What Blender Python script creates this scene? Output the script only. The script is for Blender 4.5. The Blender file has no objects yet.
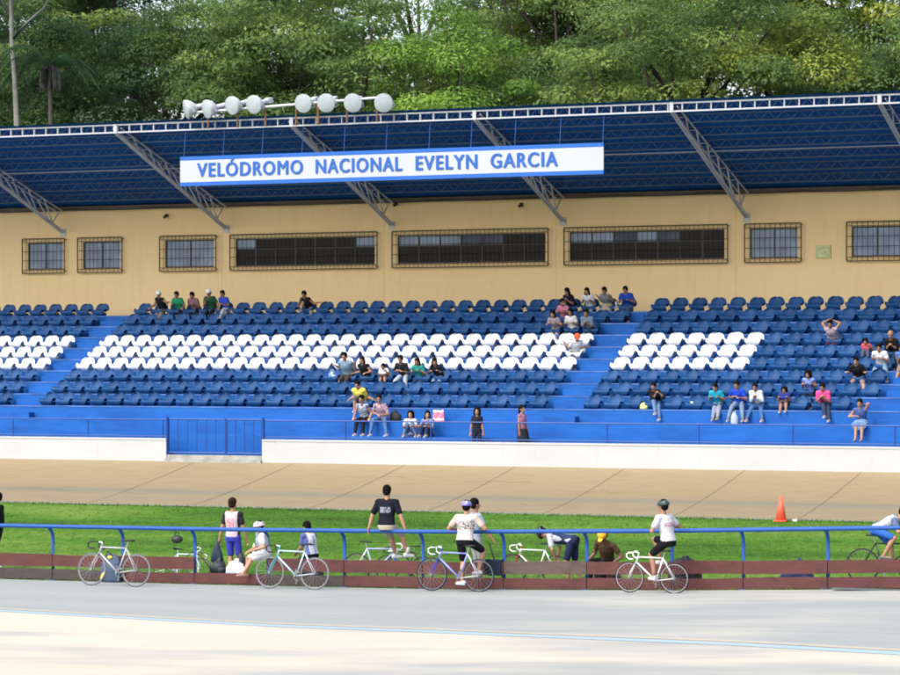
import bpy, math, random
import numpy as np
from mathutils import Vector, Matrix
random.seed(7); rng = np.random.default_rng(7)
SC = bpy.context.scene
COL = SC.collection
PI = math.pi
R = math.radians
# ------------------------------------------------------------------ camera model
FP = 2720.0; HOR = 365.0; TH = math.atan2(1150, 2720)
SN, CS = math.sin(TH), math.cos(TH)
def X_at(px, Y):                      # world X seen at photo column px on the plane Y
    t = (px-450)/FP
    d = Y/(SN*t+CS)
    return d*(t*CS-SN)
def depth(X, Y): return -SN*X+CS*Y
def proj(X, Y, Z):
    d = depth(X, Y)
    return 450+FP*(CS*X+SN*Y)/d, HOR-FP*Z/d, FP/d
def Z_at(px, py, Y):
    X = X_at(px, Y)
    return (HOR-py)*depth(X, Y)/FP
# ------------------------------------------------------------------ materials
def newmat(name):
    m = bpy.data.materials.new(name); m.use_nodes = True
    nt = m.node_tree; b = nt.nodes['Principled BSDF']
    return m, nt, b
def N(nt, t, **kw):
    n = nt.nodes.new(t)
    for k, v in kw.items(): setattr(n, k, v)
    return n
def ramp(nt, fac, stops):
    n = nt.nodes.new('ShaderNodeValToRGB')
    el = n.color_ramp.elements
    while len(el) < len(stops): el.new(0.5)
    for e, (p, c) in zip(el, stops):
        e.position = p; e.color = (*c, 1) if len(c) == 3 else c
    nt.links.new(fac, n.inputs['Fac']); return n
def mapped(nt, scale=(1, 1, 1), coord='Object'):
    tc = N(nt, 'ShaderNodeTexCoord'); mp = N(nt, 'ShaderNodeMapping')
    mp.inputs['Scale'].default_value = scale
    nt.links.new(tc.outputs[coord], mp.inputs['Vector']); return mp.outputs['Vector']
def noise(nt, vec, scale, detail=4, rough=.55):
    n = N(nt, 'ShaderNodeTexNoise'); n.inputs['Scale'].default_value = scale
    n.inputs['Detail'].default_value = detail; n.inputs['Roughness'].default_value = rough
    nt.links.new(vec, n.inputs['Vector']); return n.outputs['Fac']
def mixc(nt, fac, a, b, mode='MIX'):
    m = N(nt, 'ShaderNodeMix', data_type='RGBA', blend_type=mode)
    if isinstance(fac, (int, float)): m.inputs[0].default_value = fac
    else: nt.links.new(fac, m.inputs[0])
    for i, v in ((6, a), (7, b)):
        if isinstance(v, tuple): m.inputs[i].default_value = (*v, 1)
        else: nt.links.new(v, m.inputs[i])
    return m.outputs[2]
def bump(nt, b, h, strength=.3, dist=.02):
    bp = N(nt, 'ShaderNodeBump'); bp.inputs['Strength'].default_value = strength
    bp.inputs['Distance'].default_value = dist
    nt.links.new(h, bp.inputs['Height']); nt.links.new(bp.outputs['Normal'], b.inputs['Normal'])
_mc = {}
def M(name, col, rough=.6, var=.12, scale=6, metal=0, bmp=0.0, coord='Object', spec=None):
    key = (name, col, rough)
    if key in _mc: return _mc[key]
    m, nt, b = newmat(name)
    v = mapped(nt, coord=coord)
    n = noise(nt, v, scale, 5)
    a = tuple(max(0, c*(1-var)) for c in col); d = tuple(min(1, c*(1+var)) for c in col)
    r = ramp(nt, n, [(.3, a), (.7, d)])
    nt.links.new(r.outputs['Color'], b.inputs['Base Color'])
    b.inputs['Roughness'].default_value = rough; b.inputs['Metallic'].default_value = metal; b.inputs['Specular IOR Level'].default_value = (.12 if rough >= .8 else .4) if spec is None else spec
    if bmp: bump(nt, b, n, bmp)
    m.diffuse_color = (*col, 1)
    _mc[key] = m; return m
# ------------------------------------------------------------------ mesh builder
def frame_of(d):
    d = d.normalized(); up = Vector((0, 0, 1)) if abs(d.z) < .95 else Vector((0, 1, 0))
    a = d.cross(up).normalized(); b = a.cross(d).normalized()
    return a, b
class MB:
    def __init__(s): s.v = []; s.f = []; s.m = []
    def add(s, vs, fs, mi=0):
        o = len(s.v); s.v += [tuple(v) for v in vs]; s.f += [tuple(i+o for i in f) for f in fs]; s.m += [mi]*len(fs)
    def box(s, lo, hi, mi=0):
        x0, y0, z0 = lo; x1, y1, z1 = hi
        s.add([(x0,y0,z0),(x1,y0,z0),(x1,y1,z0),(x0,y1,z0),(x0,y0,z1),(x1,y0,z1),(x1,y1,z1),(x0,y1,z1)],
              [(0,3,2,1),(4,5,6,7),(0,1,5,4),(1,2,6,5),(2,3,7,6),(3,0,4,7)], mi)
    def tube(s, a, b, r, r2=None, seg=8, mi=0, caps=True):
        a = Vector(a); b = Vector(b); r2 = r if r2 is None else r2
        if (b-a).length < 1e-6: return
        u, w = frame_of(b-a); vs = []
        for p, rr in ((a, r), (b, r2)):
            for i in range(seg):
                t = 2*PI*i/seg; vs.append(p+u*math.cos(t)*rr+w*math.sin(t)*rr)
        fs = [(i, (i+1) % seg, seg+(i+1) % seg, seg+i) for i in range(seg)]
        if caps: fs += [tuple(range(seg-1, -1, -1)), tuple(range(seg, 2*seg))]
        s.add(vs, fs, mi)
    def path(s, pts, r, seg=8, mi=0, closed=False):
        pts = [Vector(p) for p in pts]; n = len(pts)
        rs = r if isinstance(r, (list, tuple)) else [r]*n
        prev = None; vs = []
        for i, p in enumerate(pts):
            a = pts[(i-1) % n] if (i > 0 or closed) else p
            b = pts[(i+1) % n] if (i < n-1 or closed) else p
            d = (b-a).normalized()
            if prev is None: u, w = frame_of(d)
            else:
                u = prev-d*prev.dot(d)
                u = u.normalized() if u.length > 1e-6 else frame_of(d)[0]
                w = d.cross(u)
            prev = u
            for k in range(seg):
                t = 2*PI*k/seg; vs.append(p+u*math.cos(t)*rs[i]+w*math.sin(t)*rs[i])
        fs = []
        for i in range(n if closed else n-1):
            j = (i+1) % n
            for k in range(seg):
                k2 = (k+1) % seg; fs.append((i*seg+k, i*seg+k2, j*seg+k2, j*seg+k))
        if not closed: fs += [tuple(range(seg-1, -1, -1)), tuple(range((n-1)*seg, n*seg))]
        s.add(vs, fs, mi)
    def ring(s, c, axis, Rr, r, n=40, seg=6, mi=0):
        u, w = frame_of(Vector(axis)); c = Vector(c)
        s.path([c+u*math.cos(2*PI*i/n)*Rr+w*math.sin(2*PI*i/n)*Rr for i in range(n)], r, seg, mi, True)
    def ell(s, c, rad, rot=None, nu=12, nv=8, mi=0):
        c = Vector(c); vs = []; rot = rot or Matrix.Identity(3)
        for j in range(1, nv):
            ph = PI*j/nv
            for i in range(nu):
                t = 2*PI*i/nu
                vs.append(c+rot @ Vector((rad[0]*math.sin(ph)*math.cos(t), rad[1]*math.sin(ph)*math.sin(t), rad[2]*math.cos(ph))))
        top = len(vs); vs += [c+rot @ Vector((0, 0, rad[2])), c-rot @ Vector((0, 0, rad[2]))]
        fs = []
        for j in range(nv-2):
            for i in range(nu):
                i2 = (i+1) % nu; fs.append((j*nu+i, (j+1)*nu+i, (j+1)*nu+i2, j*nu+i2))
        for i in range(nu):
            i2 = (i+1) % nu; fs.append((top, i, i2)); fs.append((top+1, (nv-2)*nu+i2, (nv-2)*nu+i))
        s.add(vs, fs, mi)
    def cap(s, a, b, ra, rb, seg=10, mi=0):      # tapered capsule
        a = Vector(a); b = Vector(b); d = (b-a)
        if d.length < 1e-5: s.ell(a, (ra,)*3); return
        d.normalize(); pts = []; rs = []
        for k in (0, 1, 2):
            t = PI/2*k/3+.12; pts.append(a-d*ra*math.cos(t)); rs.append(max(ra*math.sin(t), 1e-4))
        pts += [a, b]; rs += [ra, rb]
        for k in (2, 1, 0):
            t = PI/2*k/3+.12; pts.append(b+d*rb*math.cos(t)); rs.append(max(rb*math.sin(t), 1e-4))
        s.path(pts, rs, seg, mi)
    def loft(s, pts, ws, ds, lat, seg=16, mi=0):   # elliptical sections
        pts = [Vector(p) for p in pts]; lat = Vector(lat); vs = []; n = len(pts)
        for i, p in enumerate(pts):
            d = (pts[min(i+1, n-1)]-pts[max(i-1, 0)]).normalized()
            u = (lat-d*lat.dot(d)).normalized(); w = d.cross(u)
            for k in range(seg):
                t = 2*PI*k/seg; vs.append(p+u*math.cos(t)*ws[i]+w*math.sin(t)*ds[i])
        fs = [(i*seg+k, i*seg+(k+1) % seg, (i+1)*seg+(k+1) % seg, (i+1)*seg+k) for i in range(n-1) for k in range(seg)]
        fs += [tuple(range(seg-1, -1, -1)), tuple(range((n-1)*seg, n*seg))]
        s.add(vs, fs, mi)
    def mesh(s, name, mats, smooth=False):
        me = bpy.data.meshes.new(name); me.from_pydata(s.v, [], s.f)
        for m in (mats if isinstance(mats, (list, tuple)) else [mats]): me.materials.append(m)
        if any(s.m): me.polygons.foreach_set('material_index', s.m)
        if smooth: me.polygons.foreach_set('use_smooth', [True]*len(s.f))
        me.update(); return me
    def build(s, name, mats, parent=None, smooth=False, loc=None):
        o = bpy.data.objects.new(name, s.mesh(name, mats, smooth)); COL.objects.link(o)
        if parent: o.parent = parent
        if loc is not None: o.location = loc
        return o
def tag(o, label=None, cat=None, group=None, kind=None):
    if label: o['label'] = label
    if cat: o['category'] = cat
    if group: o['group'] = group
    if kind: o['kind'] = kind
    return o
def empty(name, loc=(0, 0, 0), rz=0):
    o = bpy.data.objects.new(name, None); COL.objects.link(o)
    o.location = loc; o.rotation_euler = (0, 0, rz); o.empty_display_size = .2; return o
def mbox(name, lo, hi, mat, parent=None, loc=None):
    b = MB(); b.box(lo, hi); return b.build(name, mat, parent, loc=loc)
# ------------------------------------------------------------------ people (built first, while the scene is light)
def remesh(mb, name, mats, voxel, smooth_it=3):
    me = mb.mesh('tmp', mats); o = bpy.data.objects.new('tmp', me); COL.objects.link(o)
    m = o.modifiers.new('r', 'REMESH'); m.mode = 'VOXEL'; m.voxel_size = voxel; m.use_smooth_shade = True
    if smooth_it:
        s = o.modifiers.new('s', 'SMOOTH'); s.factor = .5; s.iterations = smooth_it
    dg = bpy.context.evaluated_depsgraph_get()
    out = bpy.data.meshes.new_from_object(o.evaluated_get(dg))
    out.name = name
    out.materials.clear()
    for mm in mats: out.materials.append(mm)
    bpy.data.objects.remove(o); bpy.data.meshes.remove(me)
    return out
def ik(a, t, l1, l2, hint):
    a = Vector(a); t = Vector(t); d = t-a; L = d.length
    if L > (l1+l2)*.995: t = a+d*((l1+l2)*.995/L); d = t-a; L = d.length
    if L < abs(l1-l2)+.05: L = abs(l1-l2)+.05
    c = (l1*l1+L*L-l2*l2)/(2*l1*L); c = max(-1, min(1, c))
    dn = d.normalized(); h = Vector(hint); h = h-dn*h.dot(dn)
    if h.length < 1e-4: h = Vector((0, 1, 0))
    h.normalize()
    return a+dn*l1*c+h*l1*math.sqrt(max(0, 1-c*c)), t
SKIN = M('skin_brown', (.30, .155, .095), .5, .06)
SKIN2 = M('skin_tan', (.37, .20, .125), .5, .06)
SKIN3 = M('skin_dark', (.16, .08, .048), .5, .06)
EYE = M('eye_dark', (.02, .015, .012), .3, .01)
LIP = M('lip', (.3, .1, .08), .5, .05)
HAIR = M('hair_black', (.006, .005, .005), .8, .3, 40, bmp=.4, spec=.08)
HAIRB = M('hair_brown', (.02, .011, .007), .8, .3, 40, bmp=.4, spec=.08)
def cloth(col, name='cloth'): return M(name, tuple(.78*c for c in col), .85, .1, 9, bmp=.15)
PEOPLE = []
def person(loc, rz, label, hp=.09, k=1.0, lean=0., side=0., hyaw=0., hpitch=0.,
           hands=((-.2, .35, .1), (.2, .35, .1)), feet=((-.12, .45, -.3), (.12, .45, -.3)), elbow=None, knee=(0, .6, 1),
           shirt=(.5, .5, .5), sleeve=.55, pants=(.05, .05, .06), plen=1.9, hair='short', head=None, hcol=None, shoe=(.6, .6, .6),
           skin=None, fine=False, group=None, female=False, skirt=None, shirtmat=None, toe=(0, 1), bw=1.0, bare=False, sock=None, shirtlen=0, grip=.6):
    skin = skin or SKIN; vox = .0065 if fine else .0115
    lw = (.93 if female else 1.0)*bw
    P = Vector((0, 0, hp)); sd = Vector((math.sin(side), math.sin(lean)*math.cos(side), math.cos(lean)*math.cos(side)))
    lat = Vector((1, 0, 0)); lat = (lat-sd*lat.dot(sd)).normalized(); fw = sd.cross(lat)*-1
    if fw.y < 0 and lean < 1.4: fw = -fw
    lean2 = lean*1.15
    sd2 = (sd+fw*.12*math.sin(lean)).normalized()
    waist = P+sd*.16*k; chest = P+sd*.34*k+fw*.0; neckb = P+(sd*.34+sd2*.16)*k
    hl = .5*lean+hpitch
    ndir = (sd*.35+Vector((0, math.sin(hl), math.cos(hl)))*.65).normalized()
    if lean > 1.2: ndir = (sd+Vector((0, 0, .1+0*k))).normalized()
    hc = neckb+ndir*.165*k
    Rh = Matrix.Rotation(hyaw, 3, 'Z') @ Matrix.Rotation(-hl-(.9 if lean > 1.2 else 0), 3, 'X')
    shl = neckb-sd*.055*k-lat*.165*k*lw; shr = neckb-sd*.055*k+lat*.165*k*lw
    hipl = P+Vector((-.085, 0, -.01))*k; hipr = P+Vector((.085, 0, -.01))*k
    er_ = random.Random(int(abs(loc[0])*100)); el = elbow or ((-er_.uniform(.2, .7), -.6, -.8), (er_.uniform(.2, .7), -.6, -.8))
    eL, hL = ik(shl, Vector(hands[0]), .28*k, .245*k, el[0])
    eR, hR = ik(shr, Vector(hands[1]), .28*k, .245*k, el[1])
    knl = knee if isinstance(knee[0], (tuple, list)) else (knee, knee)
    kL, aL = ik(hipl, Vector(feet[0]), .41*k, .40*k, knl[0]); kR, aR = ik(hipr, Vector(feet[1]), .41*k, .40*k, knl[1])
    toes = toe if isinstance(toe[0], (tuple, list)) else (toe, toe)
    w = lw*(.9+.1*k)
    def torso(mb, e, ext=0, lowz=-.09):
        pts = [P+sd*lowz*k, P, waist, chest, P+sd*.44*k, neckb-sd*.015]
        ws = [.125, .158 if not female else .168, .135 if not female else .125, .165, .15, .06]
        ds = [.085, .112, .095, .115, .098, .055]
        mb.loft(pts, [(a+e)*w for a in ws], [(a+e)*w for a in ds], lat)
        mb.cap(shl, shr, (.058+e)*w, (.058+e)*w)
    b = MB(); torso(b, 0)
    b.cap(neckb-ndir*.04, hc-ndir*.03, .052*w, .048*w)
    # head: cranium, face, jaw, nose, ears
    hs = .97*(.55+.45*k)
    def hp_(x, y, z): return hc+Rh @ (Vector((x, y, z))*hs)
    b.ell(hp_(0, -.012, .03), (.074*hs, .092*hs, .085*hs), Rh, 16, 12)
    b.ell(hp_(0, .022, -.03), (.058*hs, .066*hs, .082*hs), Rh, 14, 10)
    b.cap(hp_(0, .082, .005), hp_(0, .1, -.028), .009*hs, .014*hs, 8)
    b.ell(hp_(0, .082, -.068), (.022*hs, .014*hs, .01*hs), Rh, 8, 6)
    for sx in (-1, 1): b.ell(hp_(sx*.076, -.008, -.012), (.01*hs, .018*hs, .03*hs), Rh, 8, 6)
    for S, E, Hn, sg in ((shl, eL, hL, -1), (shr, eR, hR, 1)):
        b.cap(S, E, .047*w, .039*w); b.cap(E, E+(Hn-E)*.4, .039*w, .037*w); b.cap(E+(Hn-E)*.4, Hn, .037*w, .026*w)
        fd = (Hn-E).normalized(); hlat = fd.cross(Vector((0, 0, 1)))
        hlat = hlat.normalized() if hlat.length > .2 else Vector((0, 1, 0)); pn = fd.cross(hlat)
        if pn.z > 0: pn = -pn
        hk = .62+.38*k
        pc = Hn+fd*.045*hk
        rot = Matrix((hlat, fd, pn)).transposed()
        b.ell(pc, (.04*hk, .052*hk, .018*hk), rot, 10, 8)
        fr = .0088 if fine else .0105
        for q in range(4):
            x = (-.029+.0195*q)*hk; ln = (.03, .036, .034, .026)[q]*hk
            p0 = pc+fd*.04*hk+hlat*x; a1 = fd+pn*grip*.6; a2 = fd*(1-grip)+pn*grip*1.5
            p1 = p0+a1.normalized()*ln; p2 = p1+a2.normalized()*ln*.95
            b.cap(p0, p1, fr, fr*.95, 7); b.cap(p1, p2, fr*.95, fr*.85, 7)
        s2 = -sg
        t0 = pc-fd*.02*hk+hlat*.032*hk*s2; t1 = t0+(hlat*s2+fd*.7+pn*.3).normalized()*.035*hk; t2 = t1+(fd+pn*.5+hlat*s2*.2).normalized()*.028*hk
        b.cap(t0, t1, fr*1.2, fr*1.1, 7); b.cap(t1, t2, fr*1.1, fr*.95, 7)
    for Hh, K, A, t in ((hipl, kL, aL, toes[0]), (hipr, kR, aR, toes[1])):
        b.cap(Hh, K, .078*w, .052*w); m_ = K+(A-K)*.32+Vector((0, -.012, 0))
        b.cap(K, m_, .05*w, .052*w); b.cap(m_, A, .052*w, .033*w)
        td = Vector((t[0], t[1], 0)).normalized(); fk = .6+.4*k
        h0 = A+Vector((0, 0, -.03*fk))-td*.045*fk; t0 = A+Vector((0, 0, -.045*fk))+td*.13*fk
        b.cap(h0, t0, .036*fk, .027*fk)
    body = remesh(b, 'person', [skin, EYE, LIP], vox)
    n = len(body.polygons)
    cs = np.zeros(n*3); body.polygons.foreach_get('center', cs); cs = cs.reshape(-1, 3)
    mi = np.zeros(n, int); er = .0085*hs if fine else .0125*hs
    for sx in (-1, 1):
        e = np.array(hp_(sx*.03, .075, .008)); q = cs-e; q2 = q@np.array(Rh)
        mi[(np.abs(q2[:, 0]) < er*1.5) & (np.abs(q2[:, 2]) < er*.75) & (np.abs(q2[:, 1]) < .03)] = 1
    e = np.array(hp_(0, .09, -.068)); q2 = (cs-e)@np.array(Rh)
    mi[(np.abs(q2[:, 0]) < .024*hs) & (np.abs(q2[:, 2]) < .008*hs) & (np.abs(q2[:, 1]) < .03)] = 2
    body.polygons.foreach_set('material_index', mi)
    kids = []
    # clothes
    if not bare:
        s = MB(); torso(s, .013, lowz=-.06-shirtlen)
        if sleeve > 0:
            for S, E, Hn in ((shl, eL, hL), (shr, eR, hR)):
                if sleeve <= 1: s.cap(S, S+(E-S)*sleeve, .062*w, .06*w)
                else: s.cap(S, E, .06*w, .053*w); s.cap(E, E+(Hn-E)*min(.92, sleeve-1), .053*w, .042*w)
        kids.append(('shirt', remesh(s, 'shirt', [shirtmat or cloth(shirt, 'shirt_cloth')], vox*1.15, 2)))
    s = MB()
    pts = [P-sd*.1*k, P-sd*.02*k, P+sd*.085*k]
    s.loft(pts, [.14*w, .172*w, .158*w], [.1*w, .124*w, .108*w], lat)
    if skirt:
        mid = (kL+kR)/2; mid2 = (aL+aR)/2
        pts = [P, P+(mid-P)*.5, mid+(mid-P)*.08]; ws = [.17, .2, .2]; ds = [.12, .13, .12]
        if skirt > 1: pts.append(mid+(mid2-mid)*(skirt-1)); ws.append(.21); ds.append(.16)
        s.loft(pts, ws, ds, (1, 0, 0))
        if skirt > 1: s.ell(mid, (.2, .12, .1))
    else:
        for Hh, K, A in ((hipl, kL, aL), (hipr, kR, aR)):
            f = min(1, plen)
            s.cap(Hh, Hh+(K-Hh)*f, .092*w, (.092-.026*f)*w)
            if plen > 1: s.cap(K, K+(A-K)*min(.96, plen-1), .066*w, .05*w)
    kids.append(('skirt' if skirt else ('trousers' if plen > 1.4 else 'shorts'), remesh(s, 'trousers', [cloth(pants, 'trouser_cloth')], vox*1.15, 2)))
    for A, t in ((aL, toes[0]), (aR, toes[1])):
        if shoe is None: break
        td = Vector((t[0], t[1], 0)).normalized(); fk = .6+.4*k; s = MB()
        h0 = A+Vector((0, 0, -.032*fk))-td*.05*fk; t0 = A+Vector((0, 0, -.05*fk))+td*.125*fk
        s.cap(h0, t0, .04*fk, .03*fk); s.cap(h0+Vector((0, 0, -.03)), t0+Vector((0, 0, -.012)), .03*fk, .03*fk)
        kids.append(('shoe', remesh(s, 'shoe', [M('shoe', shoe, .6)], vox, 2)))
        if sock:
            s = MB(); s.tube(A, A+Vector((0, 0, .12)), .042*w, .048*w, 10); kids.append(('sock', s.mesh('sock', M('sock', sock, .9), True)))
    # hair / headwear
    s = MB(); hm = hcol or HAIR
    s.ell(hp_(0, -.03, .045), (.09*hs, .104*hs, .098*hs), Rh, 16, 12)
    s.ell(hp_(0, -.05, -.01), (.088*hs, .07*hs, .08*hs), Rh, 14, 10)
    if hair in ('long', 'curly'):
        q = 1.0 if hair == 'long' else 1.25
        s.ell(hp_(0, -.055, -.06), (.1*hs*q, .062*hs*q, .11*hs), Rh, 14, 10)
        if hair == 'long':
            c0 = hp_(0, -.06, -.06); s.cap(c0, c0+Vector((0, 0, -.2*k))-fw*.03, .075*hs, .05*hs); s.cap(hp_(.075, -.02, -.02), hp_(.085, -.01, -.2), .03*hs, .025*hs); s.cap(hp_(-.075, -.02, -.02), hp_(-.085, -.01, -.2), .03*hs, .025*hs)
        else:
            s.ell(hp_(0, -.045, .03), (.122*hs, .1*hs, .11*hs), Rh, 14, 10)
    if hair == 'tail':
        c0 = hp_(0, -.1, .02); s.cap(c0, c0+Vector((0, -.02, -.16)), .03, .016)
    hmesh = remesh(s, 'hair', [hm], vox*1.1, 1)
    # a bit of strand roughness
    kids.append(('hair', hmesh))
    if head:
        typ, colr = head[0], head[1]; s = MB()
        if typ == 'cap':
            s.ell(hp_(0, -.015, .055), (.098*hs, .113*hs, .088*hs), Rh, 16, 12)
            yb = head[2] if len(head) > 2 else 1
            s.ell(hp_(0, yb*.11, .04), (.06*hs, .07*hs, .012*hs), Rh, 12, 6)
            kids.append(('cap', remesh(s, 'cap', [M('cap', colr, .8)], vox, 2)))
        else:
            mb2 = MB()
            nu, nv = 22, 9; vs = []; fs = []
            for j in range(nv):
                ph = (PI*.56)*j/(nv-1)
                for i in range(nu):
                    t = 2*PI*i/nu; rr = 1+.03*math.sin(5*t)
                    vs.append(hp_(.102*math.sin(ph)*math.cos(t)*rr, -.02+.138*math.sin(ph)*math.sin(t)*rr, .035+.1*math.cos(ph)))
            ms = []
            for j in range(nv-1):
                for i in range(nu):
                    i2 = (i+1) % nu; fs.append((j*nu+i, (j+1)*nu+i, (j+1)*nu+i2, j*nu+i2))
                    ms.append(1 if (1 < j < 6 and i % 4 == 1) else 0)
            me = bpy.data.meshes.new('helmet'); me.from_pydata([tuple(v) for v in vs], [], fs)
            me.materials.append(M('helmet_shell', colr, .3)); me.materials.append(M('helmet_vent', (.02, .02, .02) if len(head) < 3 else head[2], .6))
            me.polygons.foreach_set('material_index', ms); me.polygons.foreach_set('use_smooth', [True]*len(fs)); me.update()
            kids.append(('helmet', me))
    PEOPLE.append((loc, rz, label, body, kids, group))
def link_people():
    for loc, rz, label, body, kids, group in PEOPLE:
        o = bpy.data.objects.new('person', body); COL.objects.link(o); o.location = loc; o.rotation_euler = (0, 0, rz)
        tag(o, label, 'person', group)
        for nm, me in kids:
            c = bpy.data.objects.new(nm, me); COL.objects.link(c); c.parent = o
# ------------------------------------------------------------------ layout constants (camera at the origin, z = 0 at eye height)
RY1, RD, RH, RZ1 = 69.7, .707, .344, -1.19     # seat rows: first row Y, depth, rise, first tier height
def rowY(r): return RY1+RD*(r-1)
def tierZ(r): return RZ1+RH*(r-1)
WALLY = 76.9; FRONTY = 67.3; ROOFY = 69.9
XL, XR = -75.0, 25.0
T0Z, TM1Z, WALKZ = -1.57, -1.97, -2.45
FZ = [(-33, -4.63), (-21.4, -4.51), (-12.1, -4.20), (-8, -4.08)]
def gz(X):
    if X <= -40: return -4.66
    if X >= 4: return -4.0
    xs = [-40, -31.7, -26.5, -21.4, -16.7, -12.1, -6, 4]; zs = [-4.66, -4.62, -4.58, -4.51, -4.38, -4.21, -4.07, -4.0]
    return float(np.interp(X, xs, zs))
FENY = 50.45
def groundz(X, Y):
    if Y <= FENY: return gz(X)
    if Y >= 61.1: return -3.6
    t = (Y-FENY)/(61.1-FENY)
    sw = -.1*math.sin(PI*t)
    return gz(X)*(1-t)+(-3.6)*t+sw
def on_ground(px, py):                # world point of the ground seen at a photo pixel
    lo, hi = 36.0, 61.0
    for _ in range(40):
        Y = (lo+hi)/2; X = X_at(px, Y)
        y = proj(X, Y, groundz(X, Y))[1]
        if y > py: lo = Y
        else: hi = Y
    return Vector((X_at(px, Y), Y, groundz(X_at(px, Y), Y)))
SEATP = .577
# ------------------------------------------------------------------ spectators
LAP = ((-.13, .34, .2), (.13, .34, .2))
def sp(px, row, top, label, k=.93, group='spectators sitting in the stand', face=0., **kw):
    """row 1..9 seats, 0 = bare first tier, -1 = lowest ledge; top = photo row of the head top"""
    if row >= 1: Y = rowY(row)-.02; zs = tierZ(row)+.13; drop = RH+.13
    elif row == 0: Y = 68.95; zs = T0Z; drop = .4
    else: Y = 68.42; zs = TM1Z; drop = .02
    X = X_at(px, Y); s = FP/depth(X, Y)
    want = (HOR-top)/s-zs
    k0 = k; c = .9
    for kk in (k0, k0*.95, k0*.9, k0*.86, k0*.82):
        k = kk; c = (want-.09*k-.29*k)/(.5*k)
        if c > .8: break
    c = max(.74, min(.99, c)); lean = kw.pop('lean', math.acos(c))
    if row == -1:
        feet = ((-.1, .42, .07), (.1, .40, .07)); hands = ((-.12, .36, .3), (.12, .36, .3))
    else:
        feet = ((-.11, .40, -drop+.07), (.12, .43, -drop+.07)); q_ = random.Random(int(px*10)); ps_ = q_.choice((0, 1, 2)); hy = .33*k+.1*math.sin(lean); hands = (((-.13, hy, .2), (.13, hy, .2)), ((-.05, hy+.03, .2), (.04, hy, .22)), ((-.14, hy+.06, .19), (.09, hy-.1, .22)))[ps_]
    kw.setdefault('feet', feet); kw.setdefault('hands', hands)
    if k < .72 and row > 0: kw['feet'] = ((-.08, .34*k+.1, -.12), (.08, .34*k+.1, -.14))
    person((X, Y, zs), PI+face, label, k=k, lean=lean, group=group, hp=.09*k+.01, **kw)
jeans = (.07, .12, .24); jl = (.25, .33, .45); blk = (.015, .015, .018); navy = (.02, .03, .09); wht = (.75, .75, .76)
CROSS = dict(feet=((-.05, .42, -.37), (-.16, .5, -.2)))
# top row, left
sp(163, 9, 291.5, 'person in white backward cap and black sleeveless top, leftmost on the top row', shirt=blk, sleeve=0, pants=(.3, .25, .15), plen=.95, head=('cap', wht, -1), side=-.1, hands=((-.5, .25, .28), (.2, .35, .12)), face=-.3, hyaw=.6)
sp(180.5, 9, 292, 'person in green t-shirt and black trousers on the top row', shirt=(.02, .3, .14), pants=blk, hands=((-.25, .32, .1), (.1, .38, .2)))
sp(196.5, 9, 292.5, 'person in dusty mauve t-shirt between the green shirts on the top row', shirt=(.24, .13, .15), pants=blk, hyaw=-.2)
sp(213, 9, 289.5, 'person in white cap and black and green top on the top row', shirt=(.02, .1, .05), pants=blk, head=('cap', wht), hands=((-.35, .3, .1), (.1, .3, .3)))
sp(227.5, 9, 291, 'person in blue t-shirt and white trousers with crossed legs on the top row', shirt=(.03, .08, .55), pants=(.6, .6, .62), **CROSS, hcol=HAIRB, face=-.25)
sp(309, 9, 291.5, 'person alone on the top row in black sleeveless top and khaki shorts', shirt=blk, sleeve=0, pants=(.3, .28, .2), plen=.95, feet=((-.3, .35, -.36), (.1, .36, .0)), hands=((-.42, .2, .22), (.16, .3, .28)), side=.05)
# third row group
sp(348.5, 3, 352.6, 'man in grey-blue t-shirt and dark shorts on the third row', shirt=(.2, .3, .42), pants=(.06, .045, .04), plen=1, hands=((-.3, .2, .4), (.3, .2, .35)), k=1., bw=1.12, skin=SKIN2, hair='short')
sp(366, 3, 357, 'woman in black top with long reddish hair on the third row', shirt=blk, sleeve=0, pants=blk, hair='long', hcol=HAIRB, female=True, skin=SKIN2, hands=((-.15, .3, .15), (.3, .1, .15)))
sp(386, 3, 364.5, 'small child in white t-shirt on the third row', shirt=wht, pants=(.1, .06, .05), k=.62, plen=1)
sp(404.5, 3, 355.5, 'man in black shirt and pale jeans on the third row', shirt=(.02, .022, .03), sleeve=.7, pants=(.42, .47, .55), k=1, feet=((-.22, .4, -.37), (.22, .42, -.37)))
sp(420.5, 3, 358, 'woman in teal top with long hair on the third row', shirt=(.03, .35, .3), pants=(.03, .05, .09), hair='long', female=True, hcol=HAIRB, side=-.08)
sp(439, 3, 358.5, 'woman in black top and blue jeans, rightmost of the third row group', shirt=(.02, .018, .03), sleeve=1.4, pants=(.2, .27, .4), hair='long', female=True, hyaw=.5)
sp(362.5, 1, 384, 'man in yellow t-shirt with one leg stretched down, on the first seat row', shirt=(.8, .68, .12), sleeve=.7, pants=(.15, .16, .17), plen=1, feet=((-.35, .42, -.36), (.1, .3, -.2)), hands=((-.36, .1, .1), (.33, .12, .1)), k=1, bw=1.1, skin=SKIN2, shoe=wht)
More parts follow.
